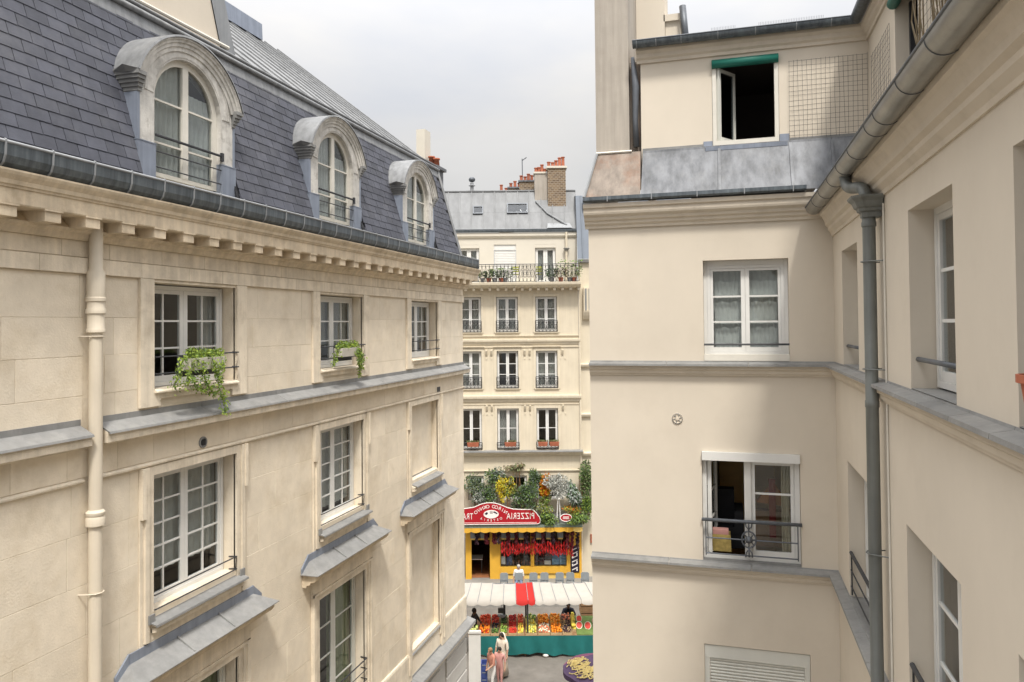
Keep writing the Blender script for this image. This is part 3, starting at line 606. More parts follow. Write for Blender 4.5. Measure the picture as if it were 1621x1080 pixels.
# ---------------- dormers
FD = FL @ Matrix.Translation((0, -.06, .015))
def dormer(c):
    w0 = -.06; zb = 15.80; spr = 17.03; ri = .71; NA = 18
    inn = [(-ri, zb)]+[(-ri*math.cos(math.pi*i/NA), spr+ri*math.sin(math.pi*i/NA)) for i in range(NA+1)]+[(ri, zb)]
    oc = 16.87; ro = 1.06
    oo = [(-1.02, zb)]+[(-min(1.02, ro*math.cos(math.pi*i/NA)) if i < NA/2 else min(1.02, -ro*math.cos(math.pi*i/NA)), max(17.15, oc+ro*math.sin(math.pi*i/NA)) if 0 < i < NA else 17.15) for i in range(NA+1)]+[(1.02, zb)]
    n = len(inn); m = MB(FD); vs = []
    for pts, w in ((inn, w0), (oo, w0), (inn, w0-.22), (oo, w0-1.0)): vs += [(c+p[0], w, p[1]) for p in pts]
    fs = []
    for i in range(n-1): fs += [(i, i+1, n+i+1, n+i), (i, 2*n+i, 2*n+i+1, i+1), (n+i, n+i+1, 3*n+i+1, 3*n+i)]
    m.add(vs, fs); d = m.build('dormer', 'dormer_stone', LB, normals=False)
    def ring(prof, a0, a1, name, mt, zc, k=26):
        m = MB(FD); q = len(prof); vs = []
        for i in range(k+1):
            a = a0+(a1-a0)*i/k
            for r, w in prof: vs.append((c-r*math.cos(a), w, zc+r*math.sin(a)))
        fs = [(i*q+j, i*q+(j+1) % q, (i+1)*q+(j+1) % q, (i+1)*q+j) for i in range(k) for j in range(q)]
        m.add(vs, fs+[tuple(range(q)), tuple(range((k+1)*q-1, k*q-1, -1))]); return autosmooth(m.build(name, mt, d), 30)
    a0 = math.asin((17.27-oc)/1.19)
    ring([(1.18, -1.0), (1.18, .035), (1.16, .045), (1.14, .045), (1.125, .025), (1.095, .02), (1.085, .0), (1.04, -.005), (1.03, -.025), (.975, -.03), (.965, -.10), (.98, -1.0)], a0, math.pi-a0, 'arch_hood', 'dormer_stone', oc)
    ring([(1.193, -1.02), (1.193, .055), (1.165, .065), (1.163, .058), (1.182, .048), (1.182, -1.02)], a0, math.pi-a0, 'zinc_cover', 'zinc', oc)
    ring([(.90, -.07), (.90, -.045), (.87, -.037), (.86, -.05), (.74, -.05), (.715, -.066)], .05, math.pi-.05, 'archivolt', 'dormer_stone', spr, 22)
    for sg in (-1, 1):
        m = MB(FD)
        for i, (ww, pr) in enumerate(((.14, .05), (.12, .03), (.095, .005), (.07, -.015), (.05, -.035))):
            x0, x1 = sorted((c+sg*.96, c+sg*(.985+ww))); m.box(x0, x1, -.85, pr, 17.21-i*.05, 17.26-i*.05+.002)
        m.build('corbel', 'lead', d)
        m = MB(FD); x0, x1 = c+sg*1.12, c+sg*1.22; m.add([(x0, .05, 17.27), (x1, -.12, 17.31), (x0, -.4, 17.28), (x0, .05, 17.255), (x1-sg*.08, -.12, 17.23), (x0, -.4, 17.25)], [(0, 1, 2), (3, 5, 4), (0, 3, 4, 1), (1, 4, 5, 2)])
        m.build('lead_tail', 'lead', d)
        x0, x1 = sorted((c+sg*.705, c+sg*1.04)); m = MB(FD); m.box(x0, x1, -.9, -.035, 15.74, 16.34); m.box(x0-.006, x1+.006, -.9, -.03, 16.34, 16.355); m.build('pilaster_cladding', 'dormer_zinc', d)
        x = c+sg*.93; m = MB(FD); x0, x1 = sorted((c+sg*.985, c+sg*1.03)); m.box(x0, x1, -.9, -.05, 16.356, 17.0); m.build('cheek_cover', 'dormer_zinc', d)
    m = MB(FD); m.sweep([(-.5, 15.91), (-.03, 15.86), (-.01, 15.82), (-.01, 15.76), (-.5, 15.76)], c-.704, c+.704); m.build('sill', 'offwhite_paint', d)
    # arched window
    ww = w0-.085; rf = ri-.001; r2 = ri-.095; k = NA
    m = MB(FD); A = [(-rf, 15.93)]+[(-rf*math.cos(math.pi*i/k), spr+rf*math.sin(math.pi*i/k)) for i in range(k+1)]+[(rf, 15.93)]
    B = [(-r2, 15.99)]+[(-r2*math.cos(math.pi*i/k), spr+r2*math.sin(math.pi*i/k)) for i in range(k+1)]+[(r2, 15.99)]; q = len(A); vs = []
    for pts, w in ((A, ww), (B, ww), (A, ww-.06), (B, ww-.06)): vs += [(c+p[0], w, p[1]) for p in pts]
    fs = []
    for i in range(q): j = (i+1) % q; fs += [(i, j, q+j, q+i), (q+i, q+j, 3*q+j, 3*q+i), (2*q+i, 3*q+i, 3*q+j, 2*q+j)]
    m.add(vs, fs); m.box(c-.06, c+.06, ww-.05, ww+.008, 15.99, spr+r2-.002)
    for z in (17.03, 16.42): m.box(c-r2, c-.06, ww-.045, ww-.01, z-.014, z+.014).box(c+.06, c+r2, ww-.045, ww-.01, z-.014, z+.014)
    m.build('window_frame', 'offwhite_paint', d)
    g = ww-.03
    for sg in (-1, 1):
        for z0, z1 in ((15.99, 16.41), (16.43, 17.02)):
            x0, x1 = sorted((c+sg*.06, c+sg*r2)); MB(FD).box(x0, x1, g-.004, g, z0, z1).build('pane', 'glass', d)
        pts = [(c+sg*.06, 17.044)]+[(c+sg*r2*math.cos(a), max(17.044, spr+r2*math.sin(a))) for a in [math.pi/2*.93*i/9 for i in range(10)]]+[(c+sg*.06, spr+r2*.99)]
        MB(FD).poly(pts, g-.004, g).build('pane', 'glass', d)
    m = MB(FD); m.add([(c-.74, g-.06, 15.75), (c+.74, g-.06, 15.75), (c+.74, g-1.8, 15.75), (c-.74, g-1.8, 15.75), (c-.74, g-.06, 17.74), (c+.74, g-.06, 17.74), (c+.74, g-1.8, 17.74), (c-.74, g-1.8, 17.74)], [(0, 1, 2, 3), (4, 5, 6, 7), (1, 2, 6, 5), (2, 3, 7, 6), (3, 0, 4, 7)])
    m.build('room', 'room_wall', d, normals=False)
    curtain(d, FD, c-.64, c-.02, 16.0, 17.64, g-.05, 'curtain_lace', folds=6)  # added pale curtains grey the panes in place of reflected light
    curtain(d, FD, c+.02, c+.64, 16.0, 17.30, g-.05, 'curtain_lace', folds=6)
    m = MB(FD); m.tube([(c-.70, -.045, 16.48), (c+.70, -.045, 16.48)], .020, 7)
    for z in (16.26, 16.04): m.tube([(c-.705, -.06, z), (c+.705, -.06, z)], .010, 6)
    m.box(c+.68, c+.73, -.06, -.02, 16.40, 16.53); m.build('guard_rail', 'iron', d)
for c in DC: dormer(c)

# ================================================================== rendered building on the other side of the passage
XW = 1.5735; YF = 12.0
FF = frame((1, 0, 0), (0, -1, 0), (0, YF, 0))             # front wall: u = X, w towards the camera
FW = frame((0, 1, 0), (-1, 0, 0), (XW, 0, 0))             # wing wall: u = Y, w = -X
RB = thing('rendered_building', (0, YF, 0), 'beige rendered courtyard building with zinc gutters and grey ledges', 'building')
EL = -2.15
fh = [(-.33, .94, 13.20, 14.78, .20), (-.39, 1.06, 10.06, 11.78, .16), (-.39, 1.16, 7.0, 8.77, .10)]
m = MB(FF); wall_holes(m, EL, XW, 0, 15.7, fh, 0, .2); m.build('wall', 'plaster', RB, normals=False)
m = MB(); m.add([(EL, 12, 0), (EL, 19.5, 0), (EL, 19.5, 15.7), (EL, 12, 15.7), (XW, 19.5, 0), (XW, 19.5, 15.7)], [(0, 1, 2, 3), (1, 4, 5, 2)]); m.build('side_wall', 'plaster', RB, normals=False)
WA = [(9.90, 11.13, 13.20, 14.78, .30), (5.92, 7.25, 13.20, 14.78, .30), (3.35, 4.76, 13.20, 14.78, .30), (.6, 2.0, 13.2, 14.78, .3)]
WBn = [(9.25, 10.95, 10.06, 11.90, .30), (5.91, 7.54, 10.06, 11.93, .30), (3.35, 4.85, 10.06, 11.90, .30)]
m = MB(FW); wall_holes(m, -3, YF, 0, 15.7, WA+WBn, 0, .3); m.build('wing_wall', 'plaster', RB, normals=False)
# string courses: plaster mouldings, mitred in the inner corner, covered with lead sheets
def courses(z, pw, name):
    prof = [(-.02, z-.20), (.025, z-.20), (.03, z-.175), (.05, z-.165), (.055, z-.12), (.085, z-.10), (.09, z-.05), (pw-.02, z-.035), (pw-.02, z-.012), (-.02, z-.012)]
    MB(FF).sweep(prof, EL, XW, 0, -1).build(name, 'plaster_trim', RB); MB(FW).sweep(prof, -3, YF, 0, -1).build(name, 'plaster_trim', RB)
    cv = [(-.02, z), (pw, z-.022), (pw+.004, z-.045), (pw+.012, z-.045), (pw+.008, z-.012), (.012, z+.012), (.006, z+.03), (-.02, z+.03)]
    n = 3; l = (XW-EL-.0)/n
    for i in range(n): MB(FF).sweep(cv, EL+i*l+.003, EL+(i+1)*l-(.003 if i < n-1 else 0), 0, -1 if i == n-1 else 0).build('lead_sheet', 'lead', RB)
    us = [-3, -1.5, 0, 1.5, 2.7, 3.32, 4.02, 4.80, 5.60, 6.45, 7.35, 8.05, 8.95, 9.75, 10.5, 11.25, YF]
    for a, b in zip(us, us[1:]): MB(FW).sweep(cv, a+.004, b-(.004 if b < YF else 0), 0, -1 if b == YF else 0).build('lead_sheet', 'lead', RB)
courses(13.165, .13, 'string_course'); courses(10.045, .13, 'string_course')
for h in WA: MB(FW).box(h[0]+.002, h[1]-.002, -.29, .0, 13.172, 13.203).build('sill_sheet', 'lead', RB)
for h in WBn: MB(FW).box(h[0]+.002, h[1]-.002, -.29, .0, 10.052, 10.063).build('sill_sheet', 'lead', RB)
MB(FF).box(-.388, 1.058, -.15, .0, 10.053, 10.10).build('sill_sheet', 'lead', RB)
MB(FF).box(-.328, .938, -.16, .012, 13.20, 13.30).build('sill', 'offwhite_paint', RB)
# main cornice
cpr = [(-.02, 15.36), (.03, 15.36), (.035, 15.40), (.07, 15.43), (.075, 15.47), (.11, 15.49), (.12, 15.53), (.17, 15.57), (.18, 15.60), (.18, 15.66), (.21, 15.68), (.21, 15.74), (-.02, 15.76)]
cpw = [(-.02, 15.08), (.02, 15.08), (.03, 15.12), (.075, 15.17), (.08, 15.21), (.12, 15.24), (.13, 15.29), (.17, 15.36), (.20, 15.38), (.20, 15.44), (.17, 15.62), (-.02, 15.68)]
MB(FF).sweep(cpr, EL-.05, XW, 0, -1).build('cornice', 'plaster_trim', RB)
MB(FW).sweep(cpw, -3, YF-.02, 0, -1).build('cornice', 'plaster_trim', RB)
# narrow dark gutter above the front cornice
g = MB(FF); g.sweep([(.10, 15.765), (.24, 15.765), (.27, 15.79), (.27, 15.845), (.255, 15.845), (.245, 15.80), (.12, 15.80)], EL-.04, XW-.38); go = g.build('gutter', 'zinc_gutter', RB)
for i in range(5): MB(FF).box(-1.8+i*.7, -1.785+i*.7, .11, .276, 15.76, 15.85).build('gutter_bracket', 'zinc_light', go)
# big half-round gutter of the wing
gx, gz, gr = XW-1.30, 15.52, .112
prof = [(gx+gr*math.cos(a), gz+gr*math.sin(a)) for a in [math.pi+math.pi*i/14 for i in range(15)]]+[(gx+(gr-.012)*math.cos(a), gz+(gr-.012)*math.sin(a)) for a in [2*math.pi-math.pi*i/14 for i in range(15)]]
gs = thing_dummy = None
first = None
cuts = [-3, -2, -1, 0, 1.0, 2.0, 3.0, 3.95, 4.98, 5.78, 6.62, 7.02, 7.95, 8.75, 9.5, 10.35, 11.1, 11.88]
for a, b in zip(cuts, cuts[1:]):
    o = MB(FW).sweep(prof, a, b); 
    if first is None: first = o.build('gutter', 'zinc_roll', RB); autosmooth(first, 40); par = first
    else: autosmooth(o.build('gutter_length', 'zinc_roll', par), 40)
for u in cuts[1:-1]:
    MB(FW).tube([(u, gx+(gr+.001)*math.cos(a), gz+(gr+.001)*math.sin(a)) for a in [math.pi+math.pi*i/14 for i in range(15)]], .0045, 5).build('gutter_seam', 'iron_grey', par)
MB(FW).tube([(-3, gx+gr, gz+.004), (11.88, gx+gr, gz+.004)], .012, 7).build('gutter_bead', 'iron_grey', par)
e = MB(FW); n = 14; pts = [(11.88, gx+gr*math.cos(a), gz+gr*math.sin(a)) for a in [math.pi+math.pi*i/n for i in range(n+1)]]; e.add(pts, [tuple(range(n+1))]); e.build('gutter_end', 'zinc_roll', par, normals=False)
for u in [-2.5+.82*i for i in range(18)]: MB(FW).tube([(u, gx+gr+.01, gz+.01), (u, gx, gz+.03), (u, .0, gz+.02)], .008, 5).build('gutter_strap', 'iron_grey', par)
# roof lip of the wing behind the gutter
MB(FW).add([(-3, gx-.02, gz+.02), (YF-.0, gx-.02, gz+.02), (YF-.0, -.62, 16.6), (-3, -.62, 16.6)], [(0, 1, 2, 3)]).build('wing_apron', 'zinc_apron', RB, normals=False)
# downpipe of the wing: swan neck, hopper head, pipe
pu = 8.40; pwid = .12
dpn = MB(FW).lathe([(.064, 0), (.064, 9.86), (.071, 9.87), (.071, 9.97), (.064, 9.98), (.064, 12.9), (.07, 12.91), (.07, 12.97), (.064, 12.98), (.064, 14.78), (.073, 14.79), (.073, 14.83), (.067, 14.84), (.067, 14.9)], (pu, pwid, 0), 16).build('downpipe', 'pipe_zinc', RB); autosmooth(dpn, 40)
hp = MB(FW)
lev = [(14.88, .085), (14.93, .09), (14.945, .12), (14.97, .125), (14.985, .15), (15.04, .175), (15.06, .20), (15.075, .215), (15.095, .22)]
vs = []
for z, hwid in lev:
    f0 = pwid+hwid*.85; b0 = .012
    vs += [(pu-hwid, b0, z), (pu-hwid, f0*.75, z), (pu-hwid*.6, f0, z), (pu+hwid*.6, f0, z), (pu+hwid, f0*.75, z), (pu+hwid, b0, z)]
fs = [(i*6+j, i*6+(j+1) % 6, (i+1)*6+(j+1) % 6, (i+1)*6+j) for i in range(len(lev)-1) for j in range(6)]
hp.add(vs, fs+[tuple(range(5, -1, -1)), tuple(range(len(vs)-6, len(vs)))]); hp.build('hopper_head', 'pipe_zinc', dpn)
def bez(P, n=16):
    out = []
    for i in range(n+1):
        t = i/n; q = 1-t; out.append(tuple(q**3*P[0][k]+3*q*q*t*P[1][k]+3*q*t*t*P[2][k]+t**3*P[3][k] for k in range(3)))
    return out
MB(FW).tube(bez([(8.92, gx-.01, gz-.08), (8.92, gx-.01, gz-.40), (pu+.02, pwid+.02, gz-.15), (pu, pwid+.02, 15.05)]), .062, 14).build('swan_neck', 'pipe_zinc', dpn, smooth=True)
for z in (14.42, 13.30, 11.4, 9.92): MB(FW).tube([(pu+.12, .0, z), (pu+.085, pwid, z), (pu+.06, pwid+.06, z), (pu, pwid+.083, z), (pu-.06, pwid+.06, z), (pu-.085, pwid, z), (pu-.14, .0, z)], .007, 6).build('pipe_clip', 'pipe_zinc', dpn)
MB(FW).tube([(pu-.17, .012, 0), (pu-.17, .012, 15.0)], .010, 6).build('cable', 'offwhite_paint', RB)
# wall anchor rose
an = MB(FF); an.lathe([(.083, -.01), (.083, .012), (.07, .018), (.066, .008), (.03, .008), (.03, .02), (.0, .022)], (-.755, 0, 12.28), 20, axis=1)
ao = an.build('wall_anchor', 'plaster_trim', RB)
MB(FF).tube([(-.755+.078*math.cos(a), .012, 12.28+.078*math.sin(a)) for a in [2*math.pi*i/18 for i in range(18)]], .007, 5, closed=True).build('anchor_ring', 'lead', ao)
for i in range(6):
    a = i*math.pi/3; MB(FF).tube([(-.755+.03*math.cos(a), .012, 12.28+.03*math.sin(a)), (-.755+.068*math.cos(a+.3), .012, 12.28+.068*math.sin(a+.3))], .007, 5).build('anchor_arm', 'lead', ao)

# ---- windows of the front wall
w1 = window(RB, FF, -.27, .88, 13.30, 14.70, -.13, 2, 1, 3, fr=.045, st=.042, bar=.026, rail=.04)
curtain(RB, FF, -.28, .90, 13.3, 14.72, -.31, 'curtain_lace', folds=12, amp=.02)
MB(FF).box(-.328, -.272, -.19, -.135, 13.30, 14.778).build('window_casing', 'white_paint', RB); MB(FF).box(.882, .938, -.19, -.135, 13.30, 14.778).build('window_casing', 'white_paint', RB); MB(FF).box(-.27, .88, -.19, -.133, 14.702, 14.778).build('window_casing', 'white_paint', RB)
MB(FF).tube([(-.33, -.02, 13.455), (.94, -.02, 13.455)], .018, 6).build('guard_rail', 'iron', RB)
room(RB, FF, -.33, .94, 13.2, 14.78, -.2)
for a, b in ((-.16, .27), (.36, .78)):
    for z0, z1 in ((13.38, 13.76), (13.78, 14.17), (14.19, 14.50)):
        c1 = MB(FF); n = 24; vs = []
        for j in range(5):
            for i in range(n+1):
                x = i/n; zt = z1-.03-.03*abs(math.sin(x*math.pi*2.2+z0)); z = zt+(z0-zt)*j/4
                vs.append((a+(b-a)*x, -.24+.008*math.sin(x*40), z))
        c1.add(vs, [(j*(n+1)+i, j*(n+1)+i+1, (j+1)*(n+1)+i+1, (j+1)*(n+1)+i) for j in range(4) for i in range(n)]); c1.build('lace_curtain', 'curtain_lace', RB, smooth=True, normals=False)
# second window: left leaf open inwards, right leaf closed, shutter box above
MB(FF).box(-.385, 1.055, -.1, .05, 11.645, 11.778).build('shutter_box', 'white_paint', RB)
fm = MB(FF); fm.box(-.385, -.32, -.14, -.08, 10.10, 11.643).box(.985, 1.055, -.14, -.08, 10.10, 11.643).box(-.32, .985, -.14, -.082, 10.10, 10.16).box(.245, .345, -.15, -.07, 10.16, 11.643).build('window_frame', 'white_paint', RB)
w2 = window(RB, FF, .348, .982, 10.162, 11.64, -.09, 1, 1, 3, fr=.01, st=.045, bar=.03, rail=.05)
# open leaf, turned into the room
FO = frame((.15, .9887, 0), (-.9887, .15, 0), (-.31, YF+.12, 0))
window(RB, FO, 0, .56, 10.17, 11.63, 0, 1, 1, 3, fr=.01, st=.045, bar=.03)
rm = room(RB, FF, -.39, 1.06, 10.06, 11.78, -.16, 3.2, 'room_lit')
rl = MB(FF); rl.tube([(-.40, .035, 10.72), (1.07, .035, 10.72)], .028, 8); ro = rl.build('balustrade', 'iron_grey', RB, smooth=True)
r2 = MB(FF)
for z in (10.44, 10.20): r2.tube([(-.34, .03, z), (1.01, .03, z)], .011, 6)
for x in (-.34, 1.01): r2.tube([(x, .03, 10.17), (x, .03, 10.72)], .010, 6)
r2.build('rail_bars', 'iron_grey', ro)
rs = MB(FF); cx, cz = .30, 10.45
rs.tube([(cx+.105*math.cos(a), .035, cz+.125*math.sin(a)) for a in [2*math.pi*i/20 for i in range(20)]], .013, 6, closed=True)
rs.lathe([(.0, -.01), (.05, -.005), (.055, .03), (.03, .045), (.02, .055), (.0, .057)], (cx, .03, cz), 14, axis=1)
for i in range(8):
    a = math.pi/4*i; rs.tube([(cx+.05*math.cos(a), .035, cz+.05*math.sin(a)), (cx+.1*math.cos(a), .035, cz+.118*math.sin(a))], .009, 5)
for sg in (-1, 1):
    rs.tube([(cx-.05, .035, cz+sg*.27), (cx-.04, .035, cz+sg*.20), (cx, .035, cz+sg*.15), (cx+.04, .035, cz+sg*.20), (cx+.05, .035, cz+sg*.27)], .012, 6); rs.box(cx-.012, cx+.012, .023, .047, cz+sg*.13 if sg > 0 else cz-.27, cz+.27 if sg > 0 else cz-.13)
rs.build('rosette', 'iron_grey', ro, smooth=True)
curtain(RB, FF, .80, .97, 10.15, 11.62, -.28, 'curtain_cream', folds=3, gather=.35)
# third window: lowered roller shutter
sh = MB(FF); sh.box(-.385, 1.155, -.098, -.02, 8.56, 8.755).box(-.385, -.31, -.098, -.03, 7.0, 8.559).box(1.08, 1.155, -.098, -.03, 7.0, 8.559); so_ = sh.build('roller_shutter', 'shutter_grey', RB)
sl_ = MB(); sl_.sweep([(-.02, 0), (.0, .006), (.008, .022), (.0, .04), (-.02, .046)], -.69, .69); sme2 = sl_.mesh('slat', 'shutter_grey')
for i in range(32): inst('slat', sme2, FF @ Matrix.Translation((.385, -.055, 8.50-i*.048)), so_)
# ---- wing windows
for h in WA+WBn:
    window(RB, FW, h[0]+.02, h[1]-.02, h[2]+.02, h[3]-.0, -.20, 2, 1, 3, fr=.06, st=.055, bar=.03, glass='glass'); room(RB, FW, h[0], h[1], h[2], h[3], -.3, 2.2, 'room_wall')
    curtain(RB, FW, h[0]+.05, h[1]-.05, h[2]+.05, h[3]-.05, -.42, 'curtain_lace', folds=9)
for h in WA: MB(FW).tube([(h[0], -.06, 13.46), (h[1], -.06, 13.46)], .022, 8).build('guard_rail', 'iron_grey', RB, smooth=True)
for h in WBn:
    r = MB(FW); r.tube([(h[0]+.02, -.02, 10.66), (h[1]-.02, -.02, 10.66)], .024, 8)
    for z in (10.42, 10.20): r.tube([(h[0], -.02, z), (h[1], -.02, z)], .010, 6)
    for i in range(2): r.tube([(h[0]+.06+i*(h[1]-h[0]-.12), -.02, 10.1), (h[0]+.06+i*(h[1]-h[0]-.12), -.02, 10.66)], .010, 6)
    r.build('guard_rail', 'iron', RB)

# ---- upper storey set back behind the zinc apron
YU = 12.32; FU = frame((1, 0, 0), (0, -1, 0), (0, YU, 0)); XU = 2.17
FX = frame((0, 1, 0), (-1, 0, 0), (XU, 0, 0))
uh = [(-.155, .865, 16.66, 18.06, .10)]
m = MB(FU); wall_holes(m, -1.30, XU, 16.0, 18.36, uh, 0, .1); m.build('upper_wall', 'plaster', RB, normals=False)
xh = [(9.35, 10.50, 16.66, 17.98, .22)]
m = MB(FX); wall_holes(m, -3, YU, 16.0, 18.36, xh, 0, .22); m.build('upper_wing_wall', 'plaster', RB, normals=False)
us = [-1.28, -.055, 1.02, 1.62, XU-.05]
for a, b in zip(us, us[1:]):
    m = MB(FF); pr = [(.115, 15.80), (.125, 15.81), (.10, 15.87), (-.29, 16.62), (-.30, 16.66), (-.315, 16.66), (-.31, 16.60)]
    m.sweep(pr, a+.004, b-.004); m.build('apron_sheet', 'zinc_apron', RB)
    m = MB(FF); m.sweep([(.128, 15.83), (.14, 15.84), (-.265, 16.62), (-.285, 16.61)], b-.022, b+.022); m.build('apron_seam', 'zinc_apron', RB)
for a, b in ((-1.28, -.31), (1.02, XU-.03)): MB(FU).box(a, b, .0, .012, 16.63, 16.70).build('apron_flashing', 'lead', RB)
MB(FU).sweep([(-.1, 16.60), (.06, 16.575), (.065, 16.64), (-.1, 16.66)], -.27, .98).build('sill', 'dormer_zinc', RB)
MB(FU).box(-.30, -.158, .0, .02, 16.58, 16.74).build('sill_upstand', 'dormer_zinc', RB); MB(FU).box(.868, 1.01, .0, .02, 16.60, 16.77).build('sill_upstand', 'dormer_zinc', RB)
# its window: frame, green roll shutter, one leaf ajar
fm = MB(FU); fm.box(-.15, -.09, -.09, .012, 16.665, 17.93).box(.80, .86, -.09, .012, 16.665, 17.93).box(-.09, .80, -.09, .01, 16.665, 16.735); fo = fm.build('window_frame', 'offwhite_paint', RB)
MB(FU).tube([(-.155, .02, 17.985), (.865, .02, 17.985)], .072, 12).build('roll_shutter', 'shutter_green', RB, smooth=True)
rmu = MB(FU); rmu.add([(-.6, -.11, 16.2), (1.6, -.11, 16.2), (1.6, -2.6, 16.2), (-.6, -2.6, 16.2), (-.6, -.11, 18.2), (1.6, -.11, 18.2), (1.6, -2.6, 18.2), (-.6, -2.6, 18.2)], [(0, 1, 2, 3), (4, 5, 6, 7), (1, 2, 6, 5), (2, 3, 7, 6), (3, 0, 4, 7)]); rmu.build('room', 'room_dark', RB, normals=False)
FA = frame((.55, .835, 0), (-.835, .55, 0), (-.09, YU+.03, 0))
window(RB, FA, 0, .46, 16.74, 17.92, 0, 1, 1, 1, fr=.008, st=.04, m='shutter_grey', glass='glass_dark')
fm = MB(FX); fm.box(9.37, 9.43, -.22, -.16, 16.68, 17.9).box(10.42, 10.48, -.22, -.16, 16.68, 17.9).box(9.43, 10.42, -.22, -.16, 16.68, 16.74).box(9.9, 9.96, -.22, -.16, 16.74, 17.9); fm.build('window_frame', 'iron', RB)
MB(FX).tube([(9.35, .02, 17.92), (10.5, .02, 17.92)], .075, 12).build('roll_shutter', 'shutter_green', RB, smooth=True)
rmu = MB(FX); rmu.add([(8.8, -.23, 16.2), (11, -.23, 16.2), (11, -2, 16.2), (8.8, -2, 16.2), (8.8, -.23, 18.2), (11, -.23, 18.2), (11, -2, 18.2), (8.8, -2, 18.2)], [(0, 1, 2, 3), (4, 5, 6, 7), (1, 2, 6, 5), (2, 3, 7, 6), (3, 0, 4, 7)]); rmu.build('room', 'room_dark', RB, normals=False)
# eaves of the upper storey, mitred in the corner
ep = [(-.02, 18.12), (.03, 18.12), (.035, 18.17), (.07, 18.20), (.08, 18.26), (.12, 18.30), (.12, 18.36), (-.02, 18.38)]
MB(FU).sweep(ep, -1.36, XU, 0, -1).build('eaves_cornice', 'plaster_trim', RB); MB(FX).sweep(ep, -3, YU, 0, -1).build('eaves_cornice', 'plaster_trim', RB)
ugx, ugr, ugz = .20, .085, 18.42
pg = [(ugx+ugr*math.cos(a), ugz+ugr*1.15*math.sin(a)) for a in [math.pi+math.pi*i/12 for i in range(13)]]+[(ugx+(ugr-.01)*math.cos(a), ugz+(ugr-.01)*1.15*math.sin(a)) for a in [2*math.pi-math.pi*i/12 for i in range(13)]]
ug = MB(FU).sweep(pg, -1.40, XU, 0, -1).build('upper_gutter', 'zinc_gutter', RB); MB(FX).sweep(pg, -3, YU, 0, -1).build('upper_gutter', 'zinc_gutter', RB)
for u in (-1.33, -1.02, -.62, -.05, .52, 1.12, 1.62): MB(FU).tube([(u, ugx+(ugr+.002)*math.cos(a), ugz+(ugr*1.15+.002)*math.sin(a)) for a in [math.pi+math.pi*i/10 for i in range(11)]], .007, 5).build('gutter_bracket', 'zinc_light', ug)
MB(FU).tube([(-1.40, ugx+ugr, ugz+.005), (XU-ugx-ugr, ugx+ugr, ugz+.005)], .012, 6).build('gutter_bead', 'iron_grey', ug)
MB(FU).add([(-1.40, ugx+ugr*math.cos(a), ugz+ugr*1.15*math.sin(a)) for a in [math.pi+math.pi*i/10 for i in range(11)]], [tuple(range(11))]).build('gutter_end', 'zinc_gutter', ug, normals=False)
m = MB(); m.add([(-1.3, YU-.1, 18.47), (XU-.1, YU-.1, 18.47), (XU+1.0, YU+2.8, 18.6), (-1.3, YU+2.8, 18.6), (XU-.1, -3, 18.47), (XU+2.8, -3, 18.6)], [(0, 1, 2, 3), (1, 4, 5, 2)]); m.build('roof_deck', 'zinc', RB, normals=False)
m = MB(); m.add([(-1.3, YU, 16), (-1.3, YU+2.8, 16), (-1.3, YU+2.8, 18.5), (-1.3, YU, 18.5)], [(0, 1, 2, 3)]); m.build('upper_side_wall', 'plaster', RB, normals=False)
# pigeon spikes along the gutter
sp = MB(FU)
for i in range(70):
    u = -.15+i*.024
    if .22 < u < .55: continue
    sp.tube([(u, ugx+.02, ugz+.01), (u+.004, ugx+.03, ugz+.085)], .0022, 3)
sp.build('pigeon_spikes', 'iron', ug, kind='stuff')
# chimney wall with rusty flared foot
ch = MB(); ch.box(-2.06, -1.50, YU, YU+3.6, 16.66, 23); cho = ch.build('chimney_wall', 'plaster_grey', RB)
m = MB(); m.add([(-2.03, YU-.02, 16.66), (-1.315, YU-.02, 16.66), (-1.285, YF-.10, 15.86), (-2.19, YF-.10, 15.86), (-2.20, YU+3, 15.86), (-2.06, YU+3, 16.66)], [(0, 1, 2, 3), (0, 3, 4, 5)]); m.build('chimney_foot', 'rust_zinc', cho, normals=False)
MB().tube([(-2.055, YU-.03, 16.67), (-1.46, YU-.03, 16.67)], .022, 6).build('foot_fillet', 'offwhite_paint', cho)
MB().tube([(-2.045, YU-.04, 16.66), (-2.20, YF-.11, 15.87)], .028, 6).build('foot_roll', 'zinc_light', cho)
m = MB(); m.box(-1.49, -1.31, YU+.10, YU+.5, 16.3, 18.2); m.build('lead_valley', 'rust_zinc', cho)
m = MB(); m.tube([(-1.385, YU+.03, 16.75), (-1.40, YU+.03, 17.2), (-1.385, YU+.02, 17.75), (-1.43, YU, 18.25)], [.05, .045, .06, .03], 8); m.build('gap_strip', 'iron_grey', cho, smooth=True)  # dark tube added to draw the shaded gap between chimney and wall
m = MB(); m.box(-1.495, -.98, YU+1.2, YU+2.0, 18.3, 23); m.build('chimney_back', 'plaster', RB)
m = MB(); m.box(-.975, -.72, YU+1.25, YU+2.2, 18.4, 19.28).box(-1.0, -.62, YU+1.2, YU+2.25, 19.28, 19.40); m.build('chimney_shoulder', 'plaster', RB)
MB().tube([(-.66, YU+1.15, 19.5), (-.60, YU+1.15, 18.75)], .06, 8).build('flue_pipe', 'iron_grey', RB, smooth=True)

